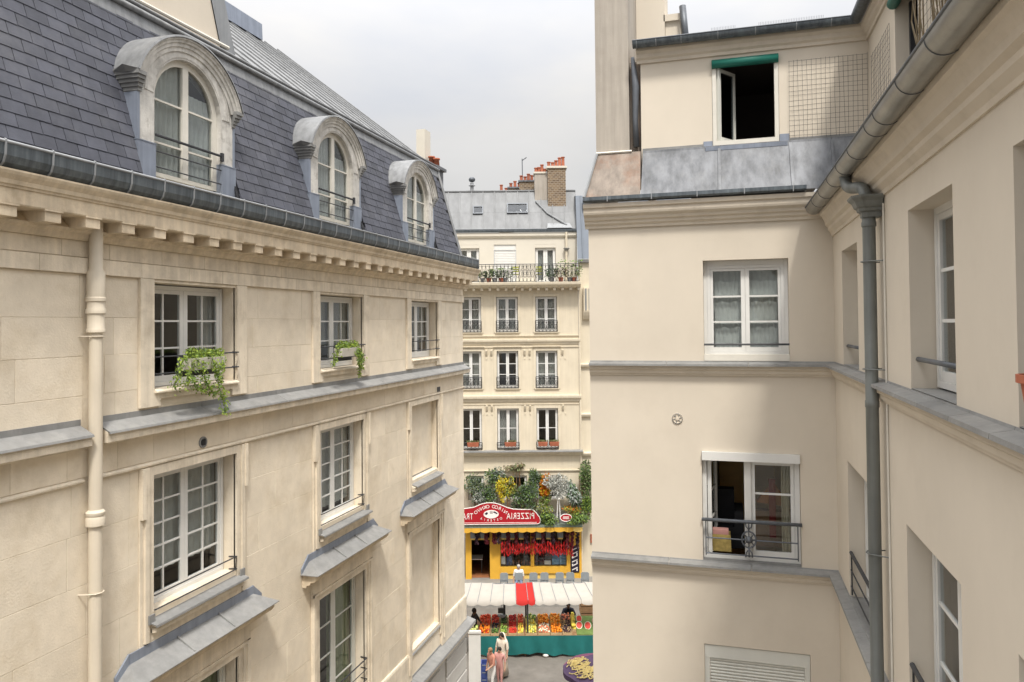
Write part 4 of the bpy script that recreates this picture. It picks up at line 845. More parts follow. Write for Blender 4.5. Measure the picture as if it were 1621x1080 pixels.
# wire trellises on the upper storey
def trellis(F, u0, u1, z0, z1, nu, nz, label):
    t = thing('wire_trellis', tuple(F @ Vector(((u0+u1)/2, .03, z0))), label, 'trellis'); rg = random.Random(int(u0*100))
    for i in range(nu):
        u = u0+(u1-u0)*i/(nu-1); MB(F).tube([(u+rg.uniform(-.012, .012), .035, z0-rg.uniform(0, .06)), (u+rg.uniform(-.008, .008), .03+rg.uniform(0, .012), (z0+z1)/2), (u+rg.uniform(-.012, .012), .035, z1+rg.uniform(0, .03))], .0021, 4).build('wire', 'iron', t)
    for i in range(nz):
        z = z0+(z1-z0)*i/(nz-1); MB(F).tube([(u0-.01, .04, z+rg.uniform(-.01, .01)), ((u0+u1)/2, .036, z+rg.uniform(-.012, .012)), (u1+.01, .04, z+rg.uniform(-.01, .01))], .0021, 4).build('wire', 'iron', t)
trellis(FU, 1.02, XU-.03, 16.72, 17.90, 18, 16, 'rusty wire trellis beside the open window with green roll shutter')
trellis(FX, 10.66, 11.9, 16.72, 17.72, 12, 13, 'rusty wire trellis in the corner beside the half hidden green roll shutter')
trellis(FX, 7.6, 9.2, 16.9, 17.9, 13, 10, 'tangled wire trellis with dry stems above the big half-round gutter')
st_ = MB(FX); rg = random.Random(4)
for i in range(26):
    u = rg.uniform(7.7, 9.2); st_.tube([(u, .06, 16.8), (u+rg.uniform(-.2, .2), .09, 17.2), (u+rg.uniform(-.3, .3), .07, 17.6), (u+rg.uniform(-.4, .4), .06, 18.0)], .006, 4)
st_.build('dry_vine', 'leaf_dry', label='leafless brown vine climbing above the big half-round gutter', cat='vine')

# ---- things in the second window's room
ac = thing('armchair', (-.05, YF+.75, 10.0), 'black armchair standing inside the open window above the grey ledge', 'armchair')
m = MB(); m.box(-.42, .12, YF+.62, YF+1.2, 10.1, 10.45); m.build('seat', 'black_fabric', ac); m = MB(); m.box(-.42, .10, YF+1.0, YF+1.25, 10.45, 10.98); m.build('backrest', 'black_fabric', ac)
for x in (-.44, .1): m = MB(); m.box(x, x+.14, YF+.6, YF+1.2, 10.12, 10.72); m.build('armrest', 'black_fabric', ac)
dr = thing('panelled_door', (.3, YF+2.6, 9.46), 'brown panelled door seen through the open window behind the black armchair', 'door')
m = MB(); m.box(-.15, .85, YF+2.55, YF+2.6, 9.46, 11.95); m.build('door_leaf', 'door_wood', dr)
for x0, x1, z0, z1 in ((-.05, .30, 10.9, 11.8), (.40, .75, 10.9, 11.8), (-.05, .30, 9.7, 10.75), (.40, .75, 9.7, 10.75)): m = MB(); m.box(x0, x1, YF+2.53, YF+2.549, z0, z1).box(x0+.05, x1-.05, YF+2.515, YF+2.529, z0+.05, z1-.05); m.build('panel', 'door_wood', dr)
b = thing('storage_basket', (-.15, YF+.3, 10.12), 'printed yellow storage basket on the sill behind the iron balustrade', 'basket')
m = MB(); m.add([(-.26, YF+.2, 10.17), (.04, YF+.2, 10.17), (.04, YF+.4, 10.17), (-.26, YF+.4, 10.17), (-.29, YF+.18, 10.44), (.03, YF+.18, 10.44), (.03, YF+.42, 10.44), (-.29, YF+.42, 10.44)], [(0, 1, 2, 3), (0, 1, 5, 4), (1, 2, 6, 5), (2, 3, 7, 6), (3, 0, 4, 7)]); m.build('body', 'basket_print', b, normals=False)
m = MB(); m.box(-.24, .0, YF+.22, YF+.38, 10.38, 10.50); m.build('folded_cloth', 'cloth_pink', b)
ub = thing('draped_textile', (.62, YF+.8, 10.2), 'orange and red textile draped on a rack behind the closed casement', 'textile')
m = MB(); m.add([(.45, YF+.75, 10.85), (.95, YF+.75, 10.80), (.72, YF+.8, 11.2), (.45, YF+.95, 10.85), (.95, YF+.95, 10.8)], [(0, 1, 2), (0, 2, 3), (1, 4, 2), (3, 2, 4)]); m.build('orange_cloth', 'orange_fabric', ub)
m = MB(); m.box(.64, .74, YF+.68, YF+.74, 10.3, 11.25); m.build('red_band', 'red_fabric', ub); m = MB(); m.box(.40, 1.0, YF+.8, YF+1.0, 10.12, 10.7); m.build('rack', 'wood', ub)
pot = thing('flowerpot', tuple(FW @ Vector((4.10, .09, 13.33))), 'red clay flowerpot hooked on the rail of the wing window', 'flowerpot')
m = MB(FW); m.lathe([(.07, 0), (.10, .16), (.125, .165), (.125, .205), (.11, .205), (.09, .05)], (4.10, .10, 13.33), 16); m.build('pot', 'terracotta', pot, smooth=False)
m = MB(FW); m.tube([(4.10, .0, 13.48), (4.10, -.06, 13.47)], .008, 5); m.build('hook', 'iron', pot)

# ================================================================== apartment building across the street
DS = 40.0
FS = frame(Sr, -Sn, tuple(Sn*DS))                         # u along the street, w towards the camera
SB = thing('apartment_building', tuple(Sn*DS), 'pale stone apartment house with railed top balcony and grey zinc roof', 'building')
cols = [-4.42, -2.27, -.27, 1.86]
rows = [(13.38, 15.30), (10.33, 12.36), (7.02, 9.25)]
hs = [(c-.585, c+.585, a, b, .22) for c in cols for a, b in rows]
m = MB(FS); wall_holes(m, -7, 3.60, 3.0, 15.9, hs+[(-2.45, -1.62+.0, 4.3, 5.62, .2), (-.72, .72, 4.3, 5.62, .2), (1.25, 2.65, 4.3, 5.62, .2)], 0, .2); m.build('wall', 'street_stone', SB, normals=False)
m = MB(FS); m.add([(3.6, 0, 0), (3.6, -8, 0), (3.6, -8, 16), (3.6, 0, 16)], [(0, 1, 2, 3)]); m.build('side_wall', 'street_stone', SB, normals=False)
def course(z, h, pw, name='string_course', mt='street_stone_trim', u1=3.6):
    return MB(FS).sweep([(-.02, z), (pw*.35, z), (pw*.45, z+h*.35), (pw*.9, z+h*.5), (pw, z+h*.75), (pw, z+h*.96), (-.02, z+h)], -7, u1+pw*.6).build(name, mt, SB)
course(12.72, .28, .14); course(9.62, .34, .18); course(6.70, .26, .30); course(13.10, .10, .07); course(12.50, .09, .05); course(9.40, .09, .04); course(5.80, .12, .08)
MB(FS).sweep([(-.01, 6.965), (.34, 6.955), (.345, 6.93), (.36, 6.93), (.35, 6.985), (-.01, 7.0)], -7, 3.75).build('zinc_flashing', 'lead', SB)
def ironwork(F, u0, u1, z0, z1, w, p, name='balustrade'):
    r = MB(F); r.tube([(u0, w, z1), (u1, w, z1)], .022, 6).tube([(u0, w, z0), (u1, w, z0)], .016, 5).tube([(u0, w, z1-.09), (u1, w, z1-.09)], .012, 5)
    n = max(3, round((u1-u0)/.20)); d = (u1-u0)/n
    for i in range(n+1): r.tube([(u0+i*d, w, z0), (u0+i*d, w, z1)], .011, 5)
    for i in range(n):
        c = u0+(i+.5)*d; zc = (z0+z1-.09)/2; hh = (z1-.09-z0)/2
        r.tube([(c+d*.38*math.cos(a), w, zc+hh*.55*math.sin(a)) for a in [2*math.pi*k/10 for k in range(10)]], .010, 4, closed=True)
        r.tube([(c-d*.45, w, z0), (c, w, zc), (c+d*.45, w, z0)], .008, 4).tube([(c-d*.45, w, z1-.09), (c, w, zc), (c+d*.45, w, z1-.09)], .008, 4)
    return r.build(name, 'iron', p)
for ci, c in enumerate(cols):
    for ri, (a, b) in enumerate(rows):
        window(SB, FS, c-.56, c+.56, a+.04, b-.02, -.14, 2, 1, (3 if ri < 2 else 2), fr=.05, st=.055, bar=.035, glass='glass'); room(SB, FS, c-.58, c+.58, a, b, -.24)
        if (ci+ri) % 2 == 0 or ri == 0:
            curtain(SB, FS, c-.52, c-.08, a+.1, b-.05, -.32, 'curtain', folds=4, amp=.03); curtain(SB, FS, c+.12, c+.52, a+.1, b-.05, -.32, 'curtain', folds=4, amp=.03)
        # moulded surround
        s = MB(FS); s.box(c-.72, c-.585, -.02, .035, a-.02, b+.14).box(c+.585, c+.72, -.02, .035, a-.02, b+.14).box(c-.585, c+.585, -.02, .033, b, b+.14); s.build('window_surround', 'street_stone_trim', SB)
        if ri < 2:
            s = MB(FS); s.sweep([(-.02, b+.16), (.06, b+.16), (.11, b+.21), (.12, b+.24), (-.02, b+.25)], c-.76, c+.76); 
            if ri == 1: s.build('window_hood', 'street_stone_trim', SB)
        ironwork(FS, c-.60, c+.60, a+.02, a+(.62 if ri < 2 else .40), .06, SB)
        MB(FS).sweep([(-.2, a-.06), (.07, a-.06), (.08, a-.02), (-.2, a+.01)], c-.66, c+.66).build('sill', 'street_stone_trim', SB)
# paired consoles between the windows
for c in [-1.27, .80, 2.72]:
    for z, q in ((9.42, .2), (12.42, .16)):
        for sg in ((-.14, .14) if c < 2.5 else (0,)):
            MB(FS).sweep([(-.02, z-.30), (.05, z-.30), (.10, z-.2), (.16, z-.05), (.16, z), (-.02, z)], c+sg-.05, c+sg+.05).build('console', 'street_stone_trim', SB)
        for sg in (-.14, .14): MB(FS).box(c+sg-.035, c+sg+.035, -.01, .03, z-.52, z-.42).build('drop', 'street_stone_trim', SB)
# mezzanine windows behind the plants
for a, b in ((-2.45, -1.62), (-.72, .72), (1.25, 2.65)):
    window(SB, FS, a+.02, b-.02, 4.32, 5.60, -.1, 1, 1 if b-a < 1 else 2, 1, fr=.05, st=.05, glass='glass_dark'); room(SB, FS, a, b, 4.3, 5.62, -.2, 2.0, 'room_dark')
# balcony, attic storey, roof
bal = MB(FS).sweep([(-.02, 15.72), (.5, 15.78), (.62, 15.86), (.72, 15.92), (.74, 16.02), (.74, 16.06), (-.9, 16.06), (-.9, 15.9)], -7, 3.70).build('balcony', 'street_stone_trim', SB)
for i in range(24):
    MB(FS).box(-6.4+i*.435-.07, -6.4+i*.435+.07, .0, .48, 15.62, 15.76).build('bracket', 'street_stone_trim', bal)
rl = ironwork(FS, -7, 3.62, 16.10, 17.02, .66, bal, 'railing')
FA2 = frame(Sr, -Sn, tuple(Sn*(DS+.9)))
ah = [(-5.0, -3.9, 16.07, 18.2, .15), (-2.95, -1.80, 16.07, 18.25, .15), (-.98, .26, 16.07, 18.25, .15), (1.32, 2.46, 16.07, 18.25, .15)]
m = MB(FA2); wall_holes(m, -7, 3.65, 16.0, 18.9, ah, 0, .15); m.build('attic_wall', 'attic_plaster', SB, normals=False)
m = MB(FA2); m.add([(3.65, 0, 16.0), (3.65, -7, 16.0), (3.65, -7, 18.9), (3.65, 0, 18.9)], [(0, 1, 2, 3)]); m.build('attic_side_wall', 'attic_plaster', SB, normals=False)
for i, h in enumerate(ah):
    if i == 2:
        s = MB(FA2); s.box(h[0], h[1], -.14, -.05, 17.95, 18.25); sh = s.build('roller_shutter', 'white_paint', SB)
        for k in range(20): MB(FA2).sweep([(-.13, 0+16.08+k*.093), (-.09, 16.085+k*.093), (-.082, 16.125+k*.093), (-.09, 16.165+k*.093), (-.13, 16.17+k*.093)], h[0]+.03, h[1]-.03).build('slat', 'white_paint', sh)
    else:
        window(SB, FA2, h[0]+.02, h[1]-.02, h[2]+.02, h[3]-.2, -.1, 2, 1, 1, fr=.05, st=.08, glass='glass'); room(SB, FA2, h[0], h[1], h[2], h[3], -.15)
        MB(FA2).box(h[0], h[1], -.12, .02, h[3]-.19, h[3]-.01).build('shutter_box', 'attic_plaster', SB)
        curtain(SB, FA2, h[0]+.1, h[0]+.45, h[2]+.1, h[3]-.2, -.25, 'curtain', folds=3); curtain(SB, FA2, h[1]-.45, h[1]-.1, h[2]+.1, h[3]-.2, -.25, 'curtain', folds=3)
MB(FA2).sweep([(-.02, 18.62), (.05, 18.62), (.09, 18.7), (.12, 18.72), (.12, 18.9), (-.02, 18.92)], -7, 3.8).build('cornice', 'attic_plaster', SB)
g = MB(FA2).sweep([(.02, 18.93), (.18, 18.93), (.2, 19.0), (.2, 19.05), (.18, 19.05), (.16, 18.97), (.02, 18.97)], -7, 3.75).build('gutter', 'zinc_gutter', SB)
# zinc mansard: sheets side by side in two rows
RW0, RZ0, RW1, RZ1 = .0, 19.0, -1.25, 21.45
sv = Vector((0, RW1-RW0, RZ1-RZ0)); SL2 = sv.length; sv.normalize(); nv = Vector((0, sv.z, -sv.y))
FR = FA2 @ Matrix(((1, 0, 0, 0), (0, nv.y, sv.y, RW0), (0, nv.z, sv.z, RZ0), (0, 0, 0, 1)))
rf = MB(FR); rf.add([(-7, -.02, 0), (3.7, -.02, 0), (3.7, -.02, SL2), (-7, -.02, SL2)], [(0, 1, 2, 3)]); rfo = rf.build('zinc_roof', 'zinc_far', SB, normals=False)
m = MB(FA2); m.add([(-7, RW1, RZ1-.02), (3.7, RW1, RZ1-.02), (3.7, RW1-6, RZ1+.3), (-7, RW1-6, RZ1+.3)], [(0, 1, 2, 3)]); m.build('roof_top', 'zinc_far', SB, normals=False)
m = MB(FA2); m.add([(3.69, 0, 19.0), (3.69, RW1, RZ1-.03), (3.69, RW1-6, RZ1+.28), (3.69, -7.2, 18.8)], [(0, 1, 2, 3)]); m.build('roof_gable', 'zinc_far', SB, normals=False)
wd = .66
for j in range(16):
    u = 3.68-(j+1)*wd
    for a, b in ((.0, 1.25), (1.255, SL2)):
        m = MB(FR); m.box(u+.02, u+wd-.02, -.01, .006, a, b).box(u-.02, u+.02, -.01, .05, a, b); m.build('zinc_sheet', 'zinc_far', rfo)
MB(FR).tube([(-7, .05, .1), (3.7, .05, .1)], .03, 6).build('snow_rail', 'zinc_light', rfo); MB(FR).tube([(-7, .02, SL2), (3.7, .02, SL2)], .06, 6).build('ridge_roll', 'zinc_far', rfo)
def skylight(u0, u1, a, b):
    m = MB(FR); m.box(u0, u0+.06, .0, .10, a, b).box(u1-.06, u1, .0, .10, a, b).box(u0+.06, u1-.06, .0, .098, a, a+.06).box(u0+.06, u1-.06, .0, .098, b-.06, b); o = m.build('skylight', 'iron_grey', SB); MB(FR).box(u0+.06, u1-.06, .05, .06, a+.06, b-.06).build('pane', 'bottle_blue' if False else 'glass_dark', o)
    MB(FR).box(u0+.06, u1-.06, .01, .02, a+.06, b-.06).build('blind', 'slate', o)
skylight(-2.16, -1.58, 1.15, 1.68); skylight(-.24, .95, 1.18, 1.85)
# roof cowl
t = MB(FA2); t.lathe([(.10, 21.3), (.10, 21.75), (.20, 21.8), (.10, 21.85), (.10, 21.95)], (-2.24, -1.3, 0), 10); c0 = t.build('roof_vent', 'zinc_light', SB)
MB(FA2).ball((-2.24, -1.3, 22.15), .20, (1, 1, .8), 10, 6).build('cowl', 'iron_grey', c0, smooth=True)
# long chimney wall running back over the roof
FCh = FA2
ck = thing('chimney_range', tuple(FA2 @ Vector((2.6, -2, 19.5))), 'long brick and render chimney range with red clay pots on the zinc roof', 'chimney')
m = MB(FA2); m.box(2.10, 3.12, -1.6, -.75, 19.45, 22.66); m.build('brick_face', 'brick_far', ck)
m = MB(FA2); m.box(1.36, 2.095, -1.9, -.95, 19.9, 22.40); m.build('render_face', 'plaster_grey', ck)
for i, (u0, u1, y, zt) in enumerate(((.50, 1.50, -2.3, 22.20), (-.15, .75, -3.4, 22.02), (-.75, .10, -4.6, 21.95))):
    MB(FA2).box(u0, u1, y-.8, y, 19.5, zt).build('stack', 'brick_far' if i < 2 else 'attic_plaster', ck); MB(FA2).box(u0-.06, u1+.06, y-.86, y+.06, zt+.002, zt+.09).build('coping', 'zinc_apron', ck)
MB(FA2).box(2.02, 3.20, -1.66, -.68, 22.662, 22.78).build('coping', 'attic_plaster', ck); MB(FA2).box(1.30, 2.018, -1.95, -.9, 22.402, 22.50).build('coping', 'attic_plaster', ck)
pp = [(1.45, -1.3, 22.50, .30), (1.62, -1.35, 22.50, .34), (1.80, -1.3, 22.50, .48), (1.97, -1.4, 22.50, .26), (2.18, -1.15, 22.78, .32), (2.40, -1.1, 22.78, .28), (2.60, -1.15, 22.78, .40), (2.80, -1.1, 22.78, .55), (3.0, -1.15, 22.78, .60), (.62, -2.7, 22.29, .35), (.85, -2.75, 22.29, .30), (1.05, -2.7, 22.29, .45), (1.25, -2.75, 22.29, .38), (0, -3.8, 22.11, .30), (.25, -3.8, 22.11, .42), (.5, -3.8, 22.11, .3), (-.6, -5.0, 22.04, .5), (-.3, -5.0, 22.04, .3)]
for u, w, z, h in pp: MB(FA2).lathe([(.10, 0), (.085, h-.05), (.115, h-.045), (.115, h), (.08, h)], (u, w, z), 9).build('chimney_pot', 'terracotta', ck, smooth=False)
MB(FR).tube([(1.4, .06, 2.0), (2.05, .06, 1.15), (3.1, .06, .35)], .05, 6).build('roof_flashing', 'zinc_light', rfo)
m = MB(FA2); m.add([(2.0, .1, 19.15), (3.4, .1, 19.15), (3.15, -.55, 19.75), (2.08, -.55, 19.75)], [(0, 1, 2, 3)]); m.build('chimney_gutter', 'zinc_light', rfo, normals=False)
an = thing('roof_aerial', tuple(FA2 @ Vector((.80, -4.1, 22.0))), 'thin television aerial on the long chimney range', 'aerial')
MB(FA2).tube([(.72, -3.8, 21.9), (.70, -3.8, 23.9)], .03, 6).build('mast', 'iron_grey', an); MB(FA2).tube([(.70, -4.1, 23.85), (.98, -4.1, 24.05)], .02, 5).build('arm', 'iron_grey', an)
for i in range(4): MB(FA2).tube([(.76+i*.06, -4.3, 23.9+i*.04), (.76+i*.06, -3.9, 23.9+i*.04)], .012, 4).build('element', 'iron_grey', an)
# downpipe of the street front
dpn = MB(FS); dpn.tube([(3.05, -.72, 18.9), (3.05, -.72, 17.9), (3.05, -.70, 16.3)], .06, 8); o = dpn.build('downpipe', 'street_stone_trim', SB); MB(FS).lathe([(.06, 17.85), (.16, 17.95), (.18, 18.0), (.06, 18.02)], (3.05, -.72, 0), 8).build('hopper', 'lead', o)
MB(FS).tube([(3.66, .06, 15.7), (3.66, .06, 0)], .05, 8).build('downpipe', 'street_stone_trim', SB)

# neighbour with the steep blue-grey roof
NB = thing('neighbouring_building', tuple(FS @ Vector((6, 0, 0))), 'narrow cream neighbour house with steep blue-grey zinc roof and stone oriel', 'building')
m = MB(FS); wall_holes(m, 3.62, 10, 0, 17.2, [(5.2, 6.3, 13.4, 15.3), (5.2, 6.3, 10.3, 12.4), (5.2, 6.3, 7, 9.2)], -.12, .2); m.build('wall', 'street_stone', NB, normals=False)
MB(FS).sweep([(-.14, 17.1), (.05, 17.15), (.08, 17.3), (-.14, 17.35)], 3.62, 10).build('cornice', 'lead', NB)
rn = MB(FS); rn.add([(3.62, -.1, 17.36), (10, -.1, 17.36), (10, -1.2, 21.0), (3.62, -1.2, 21.0), (3.62, -5, 21.4), (10, -5, 21.4)], [(0, 1, 2, 3), (3, 2, 5, 4)]); rno = rn.build('zinc_roof', 'slate_far', NB, normals=False)
for i in range(9):
    u = 3.9+i*.66; MB(FS).add([(u-.02, -.08, 17.36), (u+.02, -.08, 17.36), (u+.02, -1.18, 21.0), (u-.02, -1.18, 21.0), (u-.02, -.03, 17.36), (u+.02, -.03, 17.36), (u+.02, -1.13, 21.0), (u-.02, -1.13, 21.0)], [(4, 5, 6, 7), (0, 4, 7, 3), (1, 2, 6, 5), (0, 1, 5, 4)]).build('roof_seam', 'slate_far', rno)
MB(FS).box(4.0, 4.5, -.95, -.75, 20.2, 20.75).build('skylight', 'iron_grey', NB)
orl = MB(FS); orl.sweep([(-.1, 14.0), (.05, 14.05), (.20, 14.25), (.28, 14.42), (.30, 14.5), (-.1, 14.5)], 3.85, 4.9); oo = orl.build('oriel', 'street_stone_trim', NB)
MB(FS).box(3.88, 4.85, -.1, .24, 14.5, 15.75).build('oriel_body', 'street_stone', oo)
for u in (3.95, 4.15, 4.4, 4.65): MB(FS).box(u, u+.09, .241, .27, 14.52, 15.7).build('oriel_shutter', 'lead', oo)
for z in (11.4, 8.7, 6.6): MB(FS).sweep([(-.13, z), (.0, z+.05), (.05, z+.15), (.05, z+.22), (-.13, z+.25)], 3.62, 10).build('string_course', 'street_stone_trim', NB)
# closed grille beside the climbing plant
gr = thing('window_grille', tuple(FS @ Vector((3.95, .2, 4.4))), 'dark iron grille box beside the climbing plant above the shop', 'grille')
for i in range(9): MB(FS).tube([(3.72, .25, 4.4+i*.24), (4.4, .25, 4.4+i*.24)], .018, 5).build('bar', 'iron', gr)
for i in range(5): MB(FS).tube([(3.74+i*.16, .25, 4.3), (3.74+i*.16, .25, 6.4)], .018, 5).build('bar', 'iron', gr)
MB(FS).box(4.13, 4.36, -.11, -.04, 1.95, 2.4).build('wall_plaque', 'terracotta', label='small reddish plaque on the cream wall right beside the yellow shop front', cat='plaque')

# ================================================================== shop front, plants, market
def PX(x, y, d): return ((x-811.3)*d/1164.4, 13.8-(y-517)*d/1164.4)      # photo measurement -> street frame at distance d
SF = thing('pizzeria', tuple(FS @ Vector((.5, .2, 0))), 'yellow painted pizzeria shop front with open door and display windows', 'shop')
w0, w1 = .02, .18
def yb(u0, u1, z0, z1, a=w0, b=w1, m='yellow_paint', n='panel'): return MB(FS).box(u0, u1, a, b, z0, z1).build(n, m, SF)
yb(-2.62, -2.30, .0, 3.0, n='pilaster'); yb(-1.31, -.74, .0, 3.0, n='pilaster'); yb(2.82, 3.02, 0, 3.0, n='pilaster'); yb(3.50, 3.62, 0, 3.0, n='pilaster'); yb(.88, 1.07, .78, 3.0, n='mullion')
yb(-.738, 2.818, .42, .76, n='sill_rail', b=.24); yb(-.738, 2.818, 0, .418, b=.14, m='yellow_pale', n='stall_riser'); yb(3.022, 3.498, 0, .42, b=.15, n='panel'); yb(3.022, 3.498, 1.85, 3.0, b=.15, n='panel')
for a, b in ((-.65, .3), (.45, 1.4), (1.55, 2.7)): yb(a, b, .08, .34, a=.141, b=.165, m='yellow_pale', n='riser_panel')
yb(-2.298, -1.312, 2.22, 2.30, n='door_head'); yb(-2.298, -1.312, 2.30, 2.95, a=.05, b=.08, m='glass_dark', n='transom')
yb(-.738, .878, .765, 2.95, a=.08, b=.09, m='glass', n='display_pane'); yb(1.072, 2.818, .765, 2.95, a=.08, b=.09, m='glass', n='display_pane')
rm = MB(FS); rm.add([(-2.6, -.1, .13), (3.6, -.1, .13), (3.6, -6, .13), (-2.6, -6, .13), (-2.6, -.1, 3.0), (3.6, -.1, 3.0), (3.6, -6, 3.0), (-2.6, -6, 3.0)], [(4, 5, 6, 7), (1, 2, 6, 5), (2, 3, 7, 6), (3, 0, 4, 7)]); rm.build('interior', 'room_dark', SF, normals=False)
MB(FS).box(-2.6, 3.6, -6, -.05, .126, .14).build('floor', 'wood_floor', SF)
# vertical name board on the right pilaster
nb = MB(FS).box(3.03, 3.49, .151, .19, .45, 1.84).build('name_board', 'sign_dark', SF)
lt = MB(FS); rg = random.Random(5)
for i in range(6):
    z = .55+i*.21; lt.poly([(3.10, z), (3.40, z+.14), (3.40, z+.19), (3.10, z+.05)], .191, .196)
    if i % 2: lt.poly([(3.10, z+.05), (3.16, z+.05), (3.16, z+.14), (3.10, z+.14)], .191, .196)
    else: lt.poly([(3.34, z-.02), (3.40, z-.02), (3.40, z+.10), (3.34, z+.10)], .191, .196)
lt.build('lettering', 'sign_white', nb)
# canopy beam and trough
cn = thing('shop_canopy', tuple(FS @ Vector((.5, .5, 2.9))), 'yellow scalloped canopy beam carrying the plants above the shop', 'canopy')
MB(FS).box(-2.75, 3.62, .18, .92, 3.06, 3.20).build('deck', 'leaf_grey', cn)
for i in range(13):
    u = -2.75+i*.49; MB(FS).poly([(u+.004, 2.86), (u+.12, 2.82), (u+.245, 2.80), (u+.37, 2.82), (u+.486, 2.86), (u+.486, 3.05), (u+.004, 3.05)], .88, .93).build('scallop', 'yellow_paint' if i < 12 else 'yellow_pale', cn)
MB(FS).box(-2.7, 3.6, .2, .62, 3.20, 3.62).build('planter_trough', 'lead', cn)
# red sign board with reversed lettering (the photograph shows it so)
SGN = thing('shop_sign', tuple(FS @ Vector((-.6, .95, 3.25))), 'curved red sign board with reversed white PIZZERIA lettering and oval emblem', 'sign')
top = [(-3.6, 4.02), (-2.9, 4.06), (-2.45, 4.12), (-2.1, 4.17), (-1.75, 4.32), (-1.45, 4.39), (-1.2, 4.40), (-.95, 4.37), (-.65, 4.27), (-.35, 4.14), (-.05, 4.06), (.4, 4.03), (.9, 4.03), (1.05, 3.98), (1.2, 3.82), (1.35, 3.62), (1.40, 3.45), (1.36, 3.32), (1.25, 3.27)]
MB(FS).poly([(-3.6, 3.27)]+[(1.25, 3.27)]+top[::-1][1:], .95, .99).build('board', 'sign_red', SGN)
MB(FS).tube([(u, .985, z) for u, z in top], .022, 5).build('edging', 'sign_white', SGN); MB(FS).tube([(-3.6, .985, 3.27), (1.25, .985, 3.27)], .022, 5).build('edging', 'sign_white', SGN); MB(FS).tube([(-3.6, .993, 3.35), (1.2, .993, 3.35)], .010, 5).build('edging', 'sign_white', SGN)
def text_mesh(body, size, M, parent, m, name='lettering', spacing=1.0):
    cu = bpy.data.curves.new('t', 'FONT'); cu.body = body; cu.size = size; cu.align_x = 'CENTER'; cu.align_y = 'CENTER'; cu.extrude = .006; cu.space_character = spacing; cu.resolution_u = 3
    ob = bpy.data.objects.new('t', cu); COL.objects.link(ob); dg = bpy.context.evaluated_depsgraph_get(); me = bpy.data.meshes.new_from_object(ob.evaluated_get(dg)); bpy.data.objects.remove(ob)
    me.name = name; me.materials.clear(); me.materials.append(MATS[m]); return inst(name, me, M, parent)
def sgn_M(u, z, rot=0, sx=1.0, w=.996):                    # mirrored text plane facing the street
    return FS @ Matrix.Translation((u, w, z)) @ Matrix(((1, 0, 0, 0), (0, 0, 1, 0), (0, 1, 0, 0), (0, 0, 0, 1))) @ Matrix.Rotation(rot, 4, 'Z') @ Matrix.Scale(-sx, 4, (1, 0, 0))
text_mesh('PIZZERIA', .46, sgn_M(.35, 3.68, 0, .70), SGN, 'sign_white', spacing=1.15)
text_mesh('TRATTORIA', .46, sgn_M(-2.98, 3.68, 0, .62), SGN, 'sign_white', spacing=1.1)
for k, chx in enumerate('OVNKO OCRIN'):                     # arched line above the emblem, as far as it can be read
    t = k/10; a = (t-.5)*2; u = -1.22+a*.78; z = 4.20-.30*a*a
    if chx != ' ': text_mesh(chx, .25, sgn_M(u, z, -a*.55), SGN, 'sign_white', 'letter')
for k, chx in enumerate('AIRETSO'):
    a = (k-3)/3; text_mesh(chx, .17, sgn_M(-1.20+a*.52, 3.47+.10*a*a, a*.3), SGN, 'sign_white', 'letter')
em = MB(FS); em.poly([(-1.20+.40*math.cos(t), 3.80+.22*math.sin(t)) for t in [2*math.pi*i/24 for i in range(24)]], .99, 1.0); emo = em.build('emblem', 'sign_white', SGN)
MB(FS).poly([(-1.55, 3.82), (-1.42, 3.93), (-1.36, 3.84), (-1.45, 3.76)], 1.001, 1.006).build('emblem_mark', 'sign_dark', emo); MB(FS).poly([(-1.05, 3.96), (-.86, 3.86), (-.88, 3.80), (-1.1, 3.90)], 1.001, 1.006).build('emblem_mark', 'sign_dark', emo); MB(FS).poly([(-1.28, 3.97), (-1.12, 3.97), (-1.1, 3.84), (-1.26, 3.83)], 1.001, 1.006).build('emblem_mark', 'hair_grey', emo)
ov = thing('oval_sign', tuple(FS @ Vector((2.75, 1.0, 3.4))), 'small red oval sign hanging among the trailing plants', 'sign'); u0, z0 = PX(893, 821, 39)
MB(FS).poly([(u0+.30*math.cos(t), z0+.19*math.sin(t)) for t in [2*math.pi*i/20 for i in range(20)]], 1.12, 1.15).build('board', 'sign_red', ov); MB(FS).tube([(u0+.30*math.cos(t), 1.145, z0+.19*math.sin(t)) for t in [2*math.pi*i/20 for i in range(20)]], .02, 5, closed=True).build('edging', 'sign_white', ov)
for k in range(3): MB(FS).box(u0-.16, u0+.16, 1.151, 1.156, z0-.06+k*.05, z0-.035+k*.05).build('lettering_line', 'sign_white', ov)

